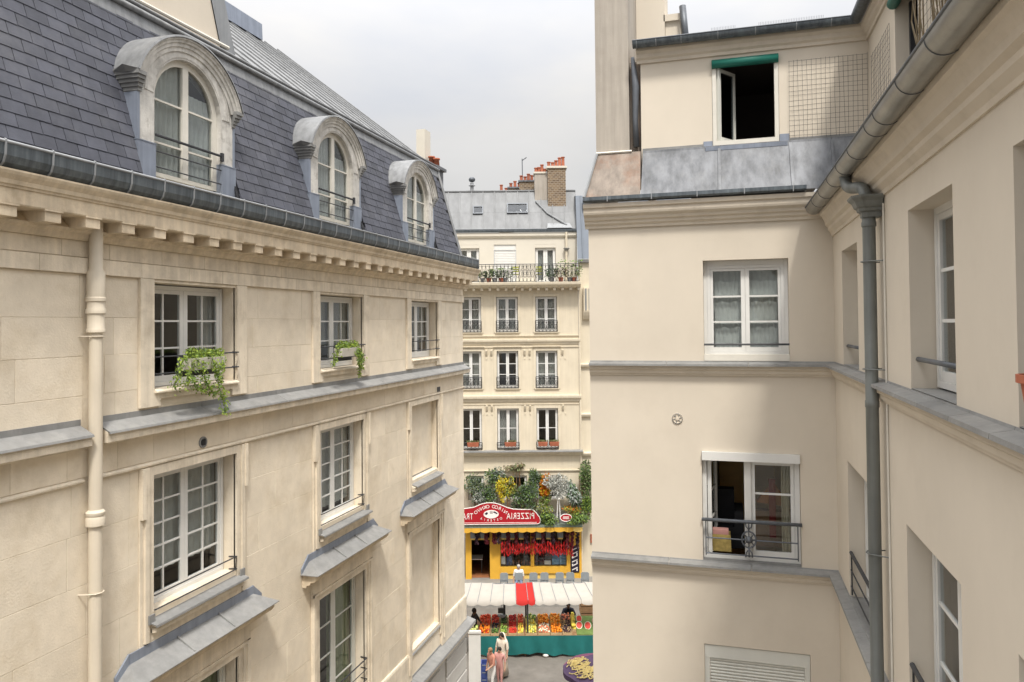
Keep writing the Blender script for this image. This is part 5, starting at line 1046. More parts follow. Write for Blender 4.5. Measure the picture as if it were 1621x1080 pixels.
# plants above the shop
def bush(name, label, x, y, rx, ry, d, ms, n, size, droop=0., trunk=None, seed=0, cat='plant', lay=.6, kindgap=8):
    rg = random.Random(seed); u, z = PX(x, y, d); k = d/1164.4; ru, rz = rx*k, ry*k; w = DS-d
    t = thing(name, tuple(FS @ Vector((u, w, z-rz))), label, cat)
    cl = [(u+rg.gauss(0, .45)*ru, w+rg.gauss(0, .35)*lay*ru, z+rg.gauss(0, .45)*rz) for _ in range(kindgap)]
    mb = MB(FS); mats = ms if isinstance(ms, (list, tuple)) else [ms]
    for i in range(int(n*2.1)):
        c = rg.choice(cl); a, b = rg.uniform(0, 6.28), math.acos(rg.uniform(-1, 1)); r = rg.random()**.5*.62
        dx, dy, dz = math.sin(b)*math.cos(a), math.sin(b)*math.sin(a), math.cos(b)
        p = (c[0]+dx*r*ru, c[1]+dy*r*ru*lay, c[2]+dz*r*rz); mb.mi = rg.randrange(len(mats)); mb.leaf(p, (dx+rg.uniform(-.6, .6), dy+rg.uniform(-.2, .9), dz*(1-droop)-droop*1.3+rg.uniform(-.4, .5)), size*rg.uniform(.7, 1.3), size*.5, rg)
    mb.build('foliage', mats, t, kind='stuff', normals=False)
    st = MB(FS); zb = 3.45
    if trunk:
        for q in (-.05, .04): st.tube([(u+q*2, w, zb), (u+q, w, (zb+z)/2), (u+q*1.5, w, z)], [.035, .03, .02], 6)
        st.build('trunk', trunk, t)
    else:
        for q in range(4): st.tube([(u+rg.uniform(-.3, .3)*ru, w, zb), (u+rg.uniform(-.5, .5)*ru, w, (z+zb)/2), (u+rg.uniform(-.6, .6)*ru, w, z+rg.uniform(0, .4)*rz)], .015, 4)
        st.build('stem', 'wood', t)
    return t
PL = [('leafy_bush', 'grey-olive bush above the left end of the red sign board', 749, 778, 15, 18, 39.5, ['leaf_olive', 'leaf_dark', 'leaf_grey'], 420, .14, .1, None),
      ('silver_herb', 'whitish feathery herb in front of the grey-olive bush', 757, 790, 8, 13, 39.35, ['leaf_silver', 'leaf_white', 'leaf_grey'], 260, .11, 0, None),
      ('leafy_bush', 'fresh green bush between the whitish herb and the yellow flowers', 771, 783, 14, 17, 39.45, ['leaf_green', 'leaf_dark', 'leaf_grey'], 460, .14, .1, None),
      ('climbing_plant', 'grey-green climber on the wall above the yellow flowers', 783, 756, 9, 14, 39.7, ['leaf_grey', 'leaf_silver', 'leaf_dark'], 300, .14, .2, None),
      ('yellow_flowers', 'drooping bright yellow flower spray above the curved red sign', 791, 775, 5, 17, 39.3, ['leaf_yellow', 'leaf_yellow', 'leaf_lime'], 260, .13, .9, None),
      ('lime_flowers', 'lime and yellow spray beside the bright yellow flowers', 804, 774, 7, 16, 39.35, ['leaf_lime', 'leaf_yellow', 'leaf_green', 'leaf_dry'], 260, .13, .8, None),
      ('leafy_bush', 'large dense green bush above the word on the red sign board', 829, 786, 18, 20, 39.4, ['leaf_green', 'leaf_dark', 'leaf_grey'], 800, .14, .1, None),
      ('topiary_tree', 'tall rounded green shrub before the white mezzanine window post', 845, 758, 9, 14, 39.6, ['leaf_green', 'leaf_dark', 'leaf_grey'], 420, .13, 0, None),
      ('orange_flowers', 'bright orange flower cluster beside the white feathery tree', 859, 772, 7, 11, 39.3, ['leaf_orange', 'leaf_orange', 'leaf_yellow'], 260, .13, .2, None),
      ('white_tree', 'white feathery ornamental tree with two pale stems above the trailing plants', 882, 770, 15, 16, 39.2, ['leaf_white', 'leaf_silver', 'leaf_white'], 620, .13, .1, 'white_paint'),
      ('weeping_plant', 'blue-grey weeping plant right beside the white feathery tree', 903, 784, 10, 19, 39.3, ['leaf_grey', 'leaf_dark', 'leaf_silver'], 380, .22, .9, None),
      ('ivy', 'big olive ivy mass climbing the corner beside the iron grille', 921, 764, 12, 22, 39.6, ['leaf_olive', 'leaf_green', 'leaf_dark'], 620, .14, .2, None),
      ('ivy', 'lower green ivy mass hanging over the end of the canopy', 926, 803, 9, 20, 39.3, ['leaf_green', 'leaf_bright', 'leaf_dark'], 420, .13, .3, None),
      ('trailing_plant', 'trailing green plant between the red sign board and the red oval sign', 869, 822, 14, 9, 39.05, ['leaf_green', 'leaf_bright', 'leaf_dark'], 420, .13, .5, None),
      ('trailing_plant', 'trailing green plant to the outer side of the red oval sign', 915, 823, 15, 10, 39.05, ['leaf_green', 'leaf_bright', 'leaf_dark'], 420, .13, .5, None),
      ('flowering_plant', 'pale yellow blossoms above the trailing green plant next to the sign board', 866, 809, 12, 5, 39.1, ['leaf_lime', 'leaf_white', 'leaf_green'], 220, .11, .1, None),
      ('flowering_plant', 'orange and yellow blossoms under the blue-grey weeping plant', 905, 811, 10, 5, 39.1, ['leaf_orange', 'leaf_lime', 'leaf_green'], 200, .11, .1, None),
      ('flowering_plant', 'small reddish brown shrub under the orange flower cluster', 862, 793, 9, 9, 39.35, ['leaf_dry', 'leaf_green', 'leaf_bright'], 220, .13, .2, None),
      ('dry_plant', 'dry brown hanging plant on the plain band above the mezzanine windows', 817, 741, 13, 6, 39.85, ['leaf_dry', 'leaf_olive'], 160, .15, .6, None)]
for i, (n_, l_, x, y, rx, ry, d, ms, n, sz, dr_, tr) in enumerate(PL): bush(n_, l_, x, y, rx, ry, d, ms, n, sz, dr_, tr, seed=i+20)
# chilli strings, dark bunches and hanging lamps under the canopy
def chili(x, y0, y1, d, m, wd, n, label, name, group, seed):
    rg = random.Random(seed); u, za = PX(x, y0, d); _, zb = PX(x, y1, d); w = DS-d; mb = MB(FS); mb.tube([(u, w, 2.9), (u, w, zb+.05)], .006, 4); mb.mi = 1
    for i in range(n):
        z = zb+(za-zb)*i/n; mb.leaf((u+rg.uniform(-.3, .3)*wd, w+rg.uniform(-.05, .05), z+.1), (rg.uniform(-.5, .5), rg.uniform(-.2, .5), -1), .17, wd*.55, rg)
    mb.build(name, ['wood', m], label=label, cat='chilli', group=group, normals=False)
for i in range(27): chili(792+i*4.25, 862+rnd.uniform(-3, 2), 878+rnd.uniform(-3, 3)+(3 if i > 20 else 0), 39.45+rnd.uniform(-.1, .1), 'chili_red', .10, 34, 'string of bright red chillies hanging before the display windows', 'chilli_string', 'red chilli strings', i)
for i, x in enumerate((753, 768, 780, 787, 802, 815, 830, 841, 857, 872, 895, 903, 911)): chili(x, 842, 862+(8 if x > 890 else 0), 39.4, 'chili_dark' if i % 3 else 'chili_black', .22, 60, 'dark red chilli bunch tied under the scalloped canopy beam', 'chilli_bunch', 'dark chilli bunches', i+60)
for i, x in enumerate((747, 763, 795, 808, 823, 850, 866, 884)):
    u, z = PX(x, 847, 39.6); t = thing('hanging_lantern', tuple(FS @ Vector((u, .3, z-.2))), 'grey glass lantern hanging between the dark chilli bunches', 'lantern', 'lanterns under the canopy')
    MB(FS).box(u-.15, u+.15, .25, .45, z-.2, z+.18).build('body', 'chair_grey', t); MB(FS).add([(u-.19, .2, z+.18), (u+.19, .2, z+.18), (u+.19, .5, z+.18), (u-.19, .5, z+.18), (u, .35, z+.32)], [(0, 1, 4), (1, 2, 4), (2, 3, 4), (3, 0, 4)]).build('cap', 'iron_grey', t); MB(FS).box(u-.13, u+.13, .26, .44, z-.28, z-.201).build('base', 'yellow_pale', t)
# goods in the display windows
rg = random.Random(3)
for i in range(16):
    u = -.25+i*.072; m_ = ['bottle_dark', 'terracotta', 'bottle_dark', 'peach'][i % 4]; h = rg.uniform(.2, .3)
    MB(FS).lathe([(.033, 0), (.033, h*.65), (.013, h*.8), (.013, h)], (u, -.1-.06*(i % 2), .78), 7).build('bottle', m_, smooth=True, label={'bottle_dark': 'dark wine bottle lined up in the left display window', 'terracotta': 'brick red bottle lined up in the left display window', 'peach': 'pink bottle lined up in the left display window'}[m_], cat='bottle', group='bottles in the display window')
for i in range(6): MB(FS).box(-.42+(i % 3)*.10-.0, -.33+(i % 3)*.10, -.2, -.1, .78+(i//3)*.22, .99+(i//3)*.22).build('blue_tin', 'bottle_blue', label='blue tin stacked in the left display window', cat='tin', group='blue tins')
MB(FS).box(-.70, -.48, .055, .07, .88, 1.3).build('menu_card', 'sign_white', label='white menu card in the corner of the left display window', cat='menu')
for u in (2.05, 2.45):
    for z in (.80, 1.15): MB(FS).box(u, u+.36, -.3, -.05, z, z+.32).build('blue_box', 'blue_box', label='light blue carton stacked in the right display window', cat='box', group='blue cartons')
MB(FS).box(1.62, 1.98, -.1, -.06, .80, 1.0).build('price_card', 'sign_white', label='pale card standing in the right display window', cat='card')
sh = thing('display_shelf', tuple(FS @ Vector((1.6, -.3, .78))), 'red wooden display rack in the right display window', 'rack')
for z in (.90, 1.22, 1.5): MB(FS).box(1.15, 2.0, -.5, -.2, z, z+.03).build('shelf', 'red_fabric', sh)
for u in (1.15, 1.56, 1.97): MB(FS).box(u, u+.03, -.198, -.17, .78, 1.6).build('upright', 'red_fabric', sh)
tb = thing('restaurant_table', tuple(FS @ Vector((-2.1, -.9, .14))), 'table with white top just inside the open shop door', 'table')
MB(FS).box(-2.55, -1.75, -1.5, -.7, .88, .92).build('table_top', 'sign_white', tb)
for a in (-2.5, -1.83):
    for b in (-1.42, -.8): MB(FS).box(a, a+.05, b, b+.05, .14, .88).build('leg', 'iron', tb)
# terrace chairs
def chair(x, d, rz, lab):
    u, _ = PX(x, 900, d); w = DS-d; o = FS @ Vector((u, w, .125)); t = thing('terrace_chair', tuple(o), lab, 'chair', 'terrace chairs before the shop')
    F = FS @ Matrix.Translation((u, w, .125)) @ Matrix.Rotation(rz, 4, 'Z')
    MB(F).box(-.21, .21, -.21, .21, .42, .46).build('seat', 'chair_grey', t)
    MB(F).poly([(-.21, .52), (.21, .52), (.21, .84), (.13, .90), (-.13, .90), (-.21, .84)], .17, .21).build('backrest', 'chair_grey', t)
    for a in (-.19, .16):
        for b in (-.20, .17): MB(F).box(a, a+.03, b, b+.03, 0, .42 if b < 0 else .52).build('leg', 'iron_grey', t)
for i, x in enumerate((795, 841, 858, 882, 899, 922)): chair(x, 38.3, rnd.uniform(-.15, .15), 'grey terrace chair with rounded back standing before the yellow shop front')

# market awning and stall
def SU(x, d): return (x-811.3)*d/1164.4
AW = thing('market_awning', tuple(FS0 @ Vector((1, -31.5, 0))), 'white striped market awning with one red section on dark poles', 'awning')
ed = [-2.75, -2.30, -1.88, -1.43, -.94, -.45, .04, .50, .78, 1.07, 1.57, 2.07, 2.54, 3.05, 3.55, 4.05, 4.6]
ff = lambda u: u+(u+.4)*.085-.02
for i, (a, b) in enumerate(zip(ed, ed[1:])):
    red = .0 < a < .7; m = MB(FS0); n = 8; vs = []
    for j in range(n+1):
        t = j/n; ub, uf = a+.006+(b-a-.012)*t, ff(a)+.006+(ff(b)-ff(a)-.012)*t; sg = math.sin(math.pi*t)
        vs += [(ub, -32.25, 2.56-.012*sg+.02*math.sin(i)), ((ub+uf)/2, -31.5, 2.43-.045*sg), (uf, -30.78, 2.33-.02*sg), (uf, -30.74, 2.20-.07*sg)]
    m.add(vs, [(j*4+k, (j+1)*4+k, (j+1)*4+k+1, j*4+k+1) for j in range(n) for k in range(3)]); m.build('canopy_panel', 'canvas_red' if red else 'canvas_white', AW, smooth=True, normals=False)
for u in (ed[0], .48, 4.5): MB(FS0).tube([(ff(u), -30.9, 0), (ff(u), -30.9, 2.28)], .035, 8).build('post', 'iron', AW); MB(FS0).tube([(u, -32.2, 0), (u, -32.2, 2.5)], .035, 8).build('post', 'iron', AW)
MB(FS0).tube([(SU(795, 32), -32.0, 0), (SU(795, 32), -32.0, 2.45)], .05, 8).build('post', 'iron', AW)
MB(FS0).tube([(-2.8, -32.22, 2.52), (4.6, -32.22, 2.52)], .025, 6).build('ridge_bar', 'iron_grey', AW); MB(FS0).tube([(-2.95, -30.9, 2.29), (4.95, -30.9, 2.29)], .025, 6).build('front_bar', 'iron_grey', AW)
for a, b in zip(ed, ed[1:-1]): MB(FS0).tube([(b, -32.25, 2.575), ((b+ff(b))/2, -31.5, 2.448), (ff(b), -30.78, 2.345)], .012, 4).build('seam', 'chair_grey', AW)
ST = thing('market_stall', tuple(FS0 @ Vector((1, -31.5, 0))), 'sloping market table with teal cloth skirt', 'stall')
FT = FS0 @ Matrix(((1, 0, 0, 0), (0, -math.cos(.10), -math.sin(.10), -30.82), (0, math.sin(.10)*1, math.cos(.10), .86), (0, 0, 0, 1)))   # table plane: v goes away from the street side
MB(FT).box(-1.95, 4.6, 0, 1.62, -.03, 0).build('table_top', 'wood', ST)
cl = MB(FS0); n = 90; vs = []; rg = random.Random(8)
for i in range(n+1):
    u = -1.47+6.0*i/n; h = .12+.05*math.sin(u*2.1)+.025*math.sin(u*7)
    for j in range(6):
        t = j/5; vs.append((u+.02*math.sin(3*u)*t, -30.79+(.05*math.sin(u*5.2)+.03*math.sin(u*11.7+1))*t+.05*t, .875+(h-.875)*t))
cl.add(vs, [(i*6+j, (i+1)*6+j, (i+1)*6+j+1, i*6+j+1) for i in range(n) for j in range(5)]); cl.build('cloth_skirt', 'cloth_teal', ST, smooth=True, normals=False)
for u in (-1.8, .4, 2.4, 4.4):
    for w in (-30.95, -32.3): MB(FS0).box(u, u+.06, w, w+.06, 0, .83).build('trestle_leg', 'wood', ST)
def crate(u0, u1, v0, v1, fm, r, lab, seed, sc3=(1, 1, 1), n=None, name='produce_crate', heap=.06, lift=.0):
    rg = random.Random(seed); F = FT @ Matrix.Translation((0, 0, .004+lift)); t = thing(name, tuple(F @ Vector(((u0+u1)/2, (v0+v1)/2, 0))), lab, 'crate')
    m = MB(F); m.box(u0, u1, v0, v1, 0, .02).box(u0, u1, v0, v0+.015, .02, .09).box(u0, u1, v1-.015, v1, .02, .09).box(u0, u0+.015, v0+.015, v1-.015, .02, .088).box(u1-.015, u1, v0+.015, v1-.015, .02, .088); m.build('tray', 'crate_wood', t)
    p = MB(F); mats = fm if isinstance(fm, list) else [fm]; nu = max(2, int((u1-u0-.03)/(r*1.8))); nv_ = max(2, int((v1-v0-.03)/(r*1.8)))
    for a in range(nu):
        for b in range(nv_):
            for l in range(2):
                x = u0+.02+r+(a+.5*l*(rg.random()))*(u1-u0-.04-2*r)/max(1, nu-1)*(1 if a < nu-1 else .98); y = v0+.02+r+b*(v1-v0-.04-2*r)/max(1, nv_-1)
                if l and rg.random() < .35: continue
                p.mi = rg.randrange(len(mats)); p.ball((min(x, u1-r*.5)+rg.uniform(-.3, .3)*r, y+rg.uniform(-.3, .3)*r, .04+r*.6+l*r*1.0+heap*rg.random()), r, sc3, 6, 4, rg.uniform(0, 3))
    p.build('produce', mats, t, smooth=True, kind='stuff', normals=False)
CR = [(-1.93, -1.56, .05, .55, ['lettuce', 'pale_green'], .07, 'crate of lettuce heads on the end of the market table'),
      (-1.52, -1.04, .03, .78, ['tomato', 'orange_fruit'], .045, 'front crate of orange-red tomatoes next to the lettuce'), (-1.52, -1.04, .82, 1.58, ['tomato'], .042, 'rear crate of deep red tomatoes next to the lettuce side'),
      (-1.01, -.66, .82, 1.58, ['cherry', 'tomato'], .03, 'rear crate of dark red cherries'), (-1.01, -.72, .42, .79, ['aubergine'], .05, 'small crate of black aubergines'), (-1.01, -.66, .03, .39, ['courgette', 'green_pepper'], .045, 'front crate of dark green courgettes'),
      (-.63, -.33, .03, .72, ['green_pepper', 'lettuce'], .04, 'front crate of bright green peppers'), (-.63, -.33, .82, 1.58, ['courgette'], .05, 'rear crate of dark green cucumbers'),
      (-.28, .08, .03, .50, ['strawberry', 'tomato'], .028, 'front crate of strawberries'), (-.28, .08, .54, 1.02, ['strawberry'], .028, 'middle crate of strawberries'), (-.28, .08, 1.06, 1.58, ['cherry', 'strawberry'], .028, 'rear crate of strawberries'),
      (.10, .37, .82, 1.58, ['tomato', 'peach'], .04, 'rear crate of reddish nectarines'), (.10, .37, .03, .78, ['apricot', 'lemon'], .04, 'front crate of yellow-orange apricots'),
      (.44, .92, .03, 1.0, ['lemon', 'pale_green'], .045, 'front crate of pale yellow lemons'), (.44, .92, 1.04, 1.58, ['pale_green', 'green_pepper'], .045, 'rear crate of pale green limes'),
      (.97, 1.46, .03, .78, ['peach', 'melon_white'], .042, 'front crate of pink and white peaches'), (.97, 1.46, .82, 1.58, ['apricot', 'orange_fruit'], .042, 'rear crate of apricots behind the peaches'),
      (1.49, 1.95, .03, .78, ['orange_fruit'], .048, 'front crate of oranges'), (1.49, 1.95, .82, 1.58, ['orange_fruit', 'apricot'], .048, 'rear crate of oranges'),
      (1.98, 2.38, .03, 1.0, ['fig', 'aubergine', 'crate_wood'], .035, 'front crate of brown figs beside the oranges'), (1.98, 2.38, 1.04, 1.58, ['fig', 'peach'], .04, 'rear crate of figs and dates'),
      (2.41, 2.56, .3, 1.5, ['papaya', 'lemon'], .075, 'narrow crate of yellow papayas beside the cut watermelons')]
for i, c in enumerate(CR): crate(*c, seed=i)
gm = MB(FT); gm.box(2.58, 4.5, .02, 1.58, .002, .03); gm.build('grass_mat', 'leaf_green', label='green artificial grass mat under the cut watermelons', cat='mat')
for i, (u, v, tl, rr) in enumerate(((2.72, .55, .6, .15), (2.76, 1.10, .5, .15), (3.08, .50, .65, .16), (3.42, .95, .5, .12), (3.50, .40, .7, .17), (3.95, .7, .6, .16))):
    F = FT @ Matrix.Translation((u, v, .03+rr*.75)) @ Matrix.Rotation(R(62), 4, 'X') @ Matrix.Rotation(.4*math.sin(i*2), 4, 'Y')
    t = thing('cut_watermelon', tuple(F @ Vector((0, 0, 0))), 'halved red watermelon lying on the green grass mat', 'watermelon', 'halved watermelons')
    MB(F).lathe([(.02, -rr), (rr*.6, -rr*.8), (rr*.9, -rr*.4), (rr, 0), (rr*.97, .002)], (0, 0, 0), 16).build('rind', 'melon_rind', t, smooth=True); MB(F).lathe([(rr*.97, .003), (rr*.97, .006)], (0, 0, 0), 16).build('pith', 'melon_white', t); MB(F).lathe([(rr*.80, .0065), (rr*.80, .012)], (0, 0, 0), 16).build('flesh', 'melon_flesh', t)
sc_ = thing('hanging_scale', tuple(FS0 @ Vector((SU(791, 32), -31.9, 1.2))), 'black hanging scale above the green peppers', 'scale'); u = SU(791, 32)
MB(FS0).box(u-.16, u+.10, -31.95, -31.8, 1.42, 1.60).build('body', 'iron', sc_); MB(FS0).tube([(u, -31.9, 1.6), (u, -31.9, 2.4)], .01, 5).build('hook', 'iron', sc_); MB(FS0).lathe([(.02, 1.2), (.16, 1.24), (.18, 1.30), (.17, 1.30)], (u, -31.9, 0), 12).build('pan', 'chair_grey', sc_); MB(FS0).tube([(u-.1, -31.9, 1.42), (u-.15, -31.9, 1.3)], .006, 4).build('chain', 'iron', sc_)
for i in range(4): 
    z = i*.30; u = SU(925, 34)+(i % 2)*.05; t = thing('wooden_crate', tuple(FS0 @ Vector((u, -34, z))), 'empty brown wooden crate stacked behind the stall', 'crate', 'empty crates behind the stall')
    for k in range(3): MB(FS0).box(u-.35, u+.35, -34.2, -34.18, z+.02+k*.09, z+.09+k*.09).build('slat', 'wood', t); MB(FS0).box(u-.35, u+.35, -33.82, -33.80, z+.02+k*.09, z+.09+k*.09).build('slat', 'wood', t)
    MB(FS0).box(u-.35, u+.35, -34.179, -33.821, z+.0, z+.02).build('bottom', 'wood', t); MB(FS0).box(u-.349, u-.33, -34.179, -33.821, z+.021, z+.28).build('end_board', 'wood', t); MB(FS0).box(u+.33, u+.349, -34.179, -33.821, z+.021, z+.28).build('end_board', 'wood', t)
bg_ = MB(FS0); u = SU(859, 31); bg_.ball((u, -30.78, .07), .11, (1.2, .8, .7), 9, 6); bg_.build('plastic_bag', 'sign_white', smooth=True, label='crumpled white plastic bag on the ground under the teal cloth', cat='bag')
bx = thing('cardboard_box', tuple(FS0 @ Vector((SU(825, 31), -31.1, 0))), 'brown cardboard box pushed under the market table', 'box'); u = SU(825, 31)
MB(FS0).box(u-.25, u+.25, -31.3, -31.0, .0, .26).build('body', 'crate_wood', bx); MB(FS0).box(u-.25, u+.25, -30.999, -30.88, .24, .255).build('flap', 'crate_wood', bx)
# plain white panel, side sheet of a market stall
wp = thing('market_panel', tuple(FS0 @ Vector((SU(747, 27), -27, 0))), 'tall white market panel at the corner of the limestone building', 'panel'); u = SU(747.5, 27)
MB(FS0).box(u-.23, u+.21, -27.4, -27.33, .1, 2.52).build('sheet', 'white_paint', wp); MB(FS0).box(u-.25, u+.23, -27.328, -27.29, 2.44, 2.53).build('top_rail', 'white_paint', wp)
for q in (-.2, .14): MB(FS0).box(u+q, u+q+.05, -27.6, -27.1, 0, .1).build('foot', 'iron_grey', wp)
for i in range(3):
    u = SU(763, 28.3); z = i*.28; t = thing('plastic_crate', tuple(FS0 @ Vector((u, -28.6, z))), 'blue plastic crate stacked beside the white market panel', 'crate', 'blue crates by the panel')
    m = MB(FS0); m.box(u-.14, u+.10, -28.8, -28.4, z, z+.02).box(u-.14, u-.12, -28.8, -28.4, z+.021, z+.27).box(u+.08, u+.10, -28.8, -28.4, z+.021, z+.27).box(u-.119, u+.079, -28.42, -28.40, z+.021, z+.26).box(u-.119, u+.079, -28.8, -28.78, z+.021, z+.26); m.build('body', 'bottle_blue', t); MB(FS0).box(u-.1, u+.06, -28.399, -28.39, z+.2, z+.23).build('handle', 'chair_grey', t)

# purple parasol with gold lettering
UM = thing('market_parasol', tuple(FS0 @ Vector((2.75, -25.6, 0))), 'dark purple market parasol with gold script painted on it', 'parasol')
uc, wc, zt, zr, rr = 2.78, -25.4, 2.50, 2.02, 1.15
for i in range(8):
    a0, a1 = 2*math.pi*i/8+.2, 2*math.pi*(i+1)/8+.2; m = MB(FS0); n = 6; vs = []
    for j in range(n+1):
        t = j/n; h = zt-(zt-zr)*t**1.3
        for k in range(5):
            a = a0+(a1-a0)*k/4; sag = .05*t*math.sin(math.pi*k/4); vs.append((uc+rr*t*math.cos(a), wc+rr*t*math.sin(a), h-sag))
    m.add(vs, [(j*5+k, j*5+k+1, (j+1)*5+k+1, (j+1)*5+k) for j in range(n) for k in range(4)])
    va = [(uc+rr*math.cos(a0+(a1-a0)*k/4)*1.0, wc+rr*math.sin(a0+(a1-a0)*k/4), zr-.05*math.sin(math.pi*k/4)-(.16 if q else 0)) for q in (0, 1) for k in range(5)]; m.add(va, [(k, k+1, 6+k, 5+k) for k in range(4)])
    m.build('canopy_panel', 'umbrella_plum' if i in (4, 5) else 'umbrella_purple', UM, smooth=True, normals=False)
MB(FS0).tube([(uc, wc, 0), (uc, wc, 2.52)], .03, 8).build('pole', 'iron_grey', UM); MB(FS0).lathe([(.3, 0), (.3, .08), (.05, .1), (.05, .2)], (uc, wc, 0), 14).build('base', 'iron_grey', UM)
gl = MB(FS0); rg = random.Random(12)
def on_par(a, t): h = zt-(zt-zr)*t**1.3; return (uc+rr*t*math.cos(a), wc+rr*t*math.sin(a), h+.012)
for q in range(75):                                        # looping gold strokes of the illegible script
    a, t = rg.uniform(1.75, 3.5), rg.uniform(.40, .86); pts = []; ph = rg.uniform(0, 6); s = rg.uniform(.05, .10)
    for k in range(9): pts.append(on_par(a+s*1.3*math.sin(k*.7+ph), min(.93, max(.3, t+s*1.1*math.cos(k*.5+ph)))))
    gl.tube(pts, .016, 4)
gl.build('gold_script', 'gold_paint', UM, kind='stuff')

# balcony furniture on the top floor
def pot_plant(x, y, d, m, lab, seed, h=.3, sz=.13):
    rg = random.Random(seed); u, _ = PX(x, y, d); w = DS-d; t = thing('potted_plant', tuple(FS @ Vector((u, w, 16.06))), lab, 'potted plant')
    MB(FS).lathe([(.10, 0), (.14, .2), (.15, .2), (.15, .24), (.12, .24)], (u, w, 16.062), 10).build('pot', 'terracotta' if seed % 2 else 'lead', t)
    mb = MB(FS)
    for i in range(110): a = rg.uniform(0, 6.28); r = rg.random()**.5*h*.7; mb.leaf((u+r*math.cos(a), w+.5*r*math.sin(a), 16.32+rg.random()*h), (math.cos(a), math.sin(a), rg.uniform(-.3, 1)), sz, sz*.5, rg)
    mb.build('foliage', m, t, kind='stuff', normals=False)
for i, (x, m_, lab, h) in enumerate(((765, 'leaf_olive', 'low grey-green balcony plant next to the cornice end', .3), (775, 'leaf_dark', 'dark green balcony plant beside the low grey-green one', .35), (784, 'leaf_green', 'bushy green balcony plant under the rail in front of the closed shutter', .45), (795, 'leaf_dark', 'dark balcony plant by the white table', .4),
        (875, 'leaf_dark', 'dark leafy plant beside the open balcony window', .45), (889, 'leaf_dry', 'brownish plant at the foot of the balcony downpipe', .45), (903, 'leaf_green', 'tall green plant in the balcony corner', .9), (910, 'leaf_olive', 'olive shrub at the very end of the balcony rail', .6), (801, 'leaf_green', 'small plant standing high before the closed white shutter', .5))): pot_plant(x, 435, 39.5, m_, lab, i, h)
tb = thing('balcony_table', tuple(FS @ Vector((SU(800, 39.5), .45, 16.06))), 'small white table on the balcony before the closed shutter', 'table'); u = SU(800, 39.5)
MB(FS).box(u-.38, u+.38, .2, .6, 16.70, 16.73).build('table_top', 'sign_white', tb); MB(FS).box(u-.37, u+.37, .596, .605, 16.42, 16.70).build('table_cloth', 'sign_white', tb)
for q in (-.34, .30): MB(FS).box(u+q, u+q+.04, .24, .28, 16.062, 16.70).build('leg', 'iron_grey', tb)
for x, lab in ((818, 'lime green folding chair by the white balcony table'), (855, 'lime green folding chair below the open balcony window')):
    u = SU(x, 39.5); t = thing('folding_chair', tuple(FS @ Vector((u, .4, 16.06))), lab, 'chair')
    for k in range(3): MB(FS).box(u-.17, u+.17, .38, .40, 16.62+k*.11, 16.69+k*.11).build('back_slat', 'leaf_lime', t)
    MB(FS).box(u-.17, u+.17, .05, .37, 16.48, 16.51).build('seat', 'leaf_lime', t)
    for q in (-.17, .15):
        MB(FS).box(u+q, u+q+.02, .37, .379, 16.062, 16.92).build('leg', 'iron_grey', t); MB(FS).box(u+q, u+q+.02, .06, .08, 16.062, 16.48).build('leg', 'iron_grey', t)
gd = thing('balcony_trellis', tuple(FS @ Vector((SU(836, 39.4), .6, 16.1))), 'small wire grid fixed to the balcony rail between the lime chairs', 'trellis'); u = SU(836, 39.4)
for k in range(6): MB(FS).tube([(u-.3+k*.12, .62, 16.35), (u-.3+k*.12, .62, 16.95)], .008, 4).build('wire', 'iron', gd); MB(FS).tube([(u-.3, .625, 16.37+k*.11), (u+.3, .625, 16.37+k*.11)], .008, 4).build('wire', 'iron', gd)
# red planters on the third row of windows
for x, lab in ((748, 'terracotta planter on the window rail half hidden behind the limestone corner'), (807, 'terracotta planter centred on the middle third-row window rail'), (858, 'terracotta planter on one half of the outer third-row window rail'), (876, 'terracotta planter on the other half of the outer third-row window rail')):
    u = SU(x, 39.8); t = thing('window_planter', tuple(FS @ Vector((u, .15, 7.25))), lab, 'planter'); hw = .26 if x in (858, 876) else .32
    MB(FS).add([(u-hw*.9, .08, 7.22), (u+hw*.9, .08, 7.22), (u+hw*.9, .24, 7.22), (u-hw*.9, .24, 7.22), (u-hw, .06, 7.44), (u+hw, .06, 7.44), (u+hw, .27, 7.44), (u-hw, .27, 7.44)], [(0, 3, 2, 1), (0, 1, 5, 4), (1, 2, 6, 5), (2, 3, 7, 6), (3, 0, 4, 7), (4, 5, 6, 7)]).build('trough', 'terracotta', t)
    mb = MB(FS); rg = random.Random(x)
    for i in range(40): mb.leaf((u+rg.uniform(-hw, hw), .15, 7.44), (rg.uniform(-.5, .5), rg.uniform(-.3, .5), 1), .14, .06, rg)
    mb.build('foliage', 'leaf_olive', t, kind='stuff', normals=False)

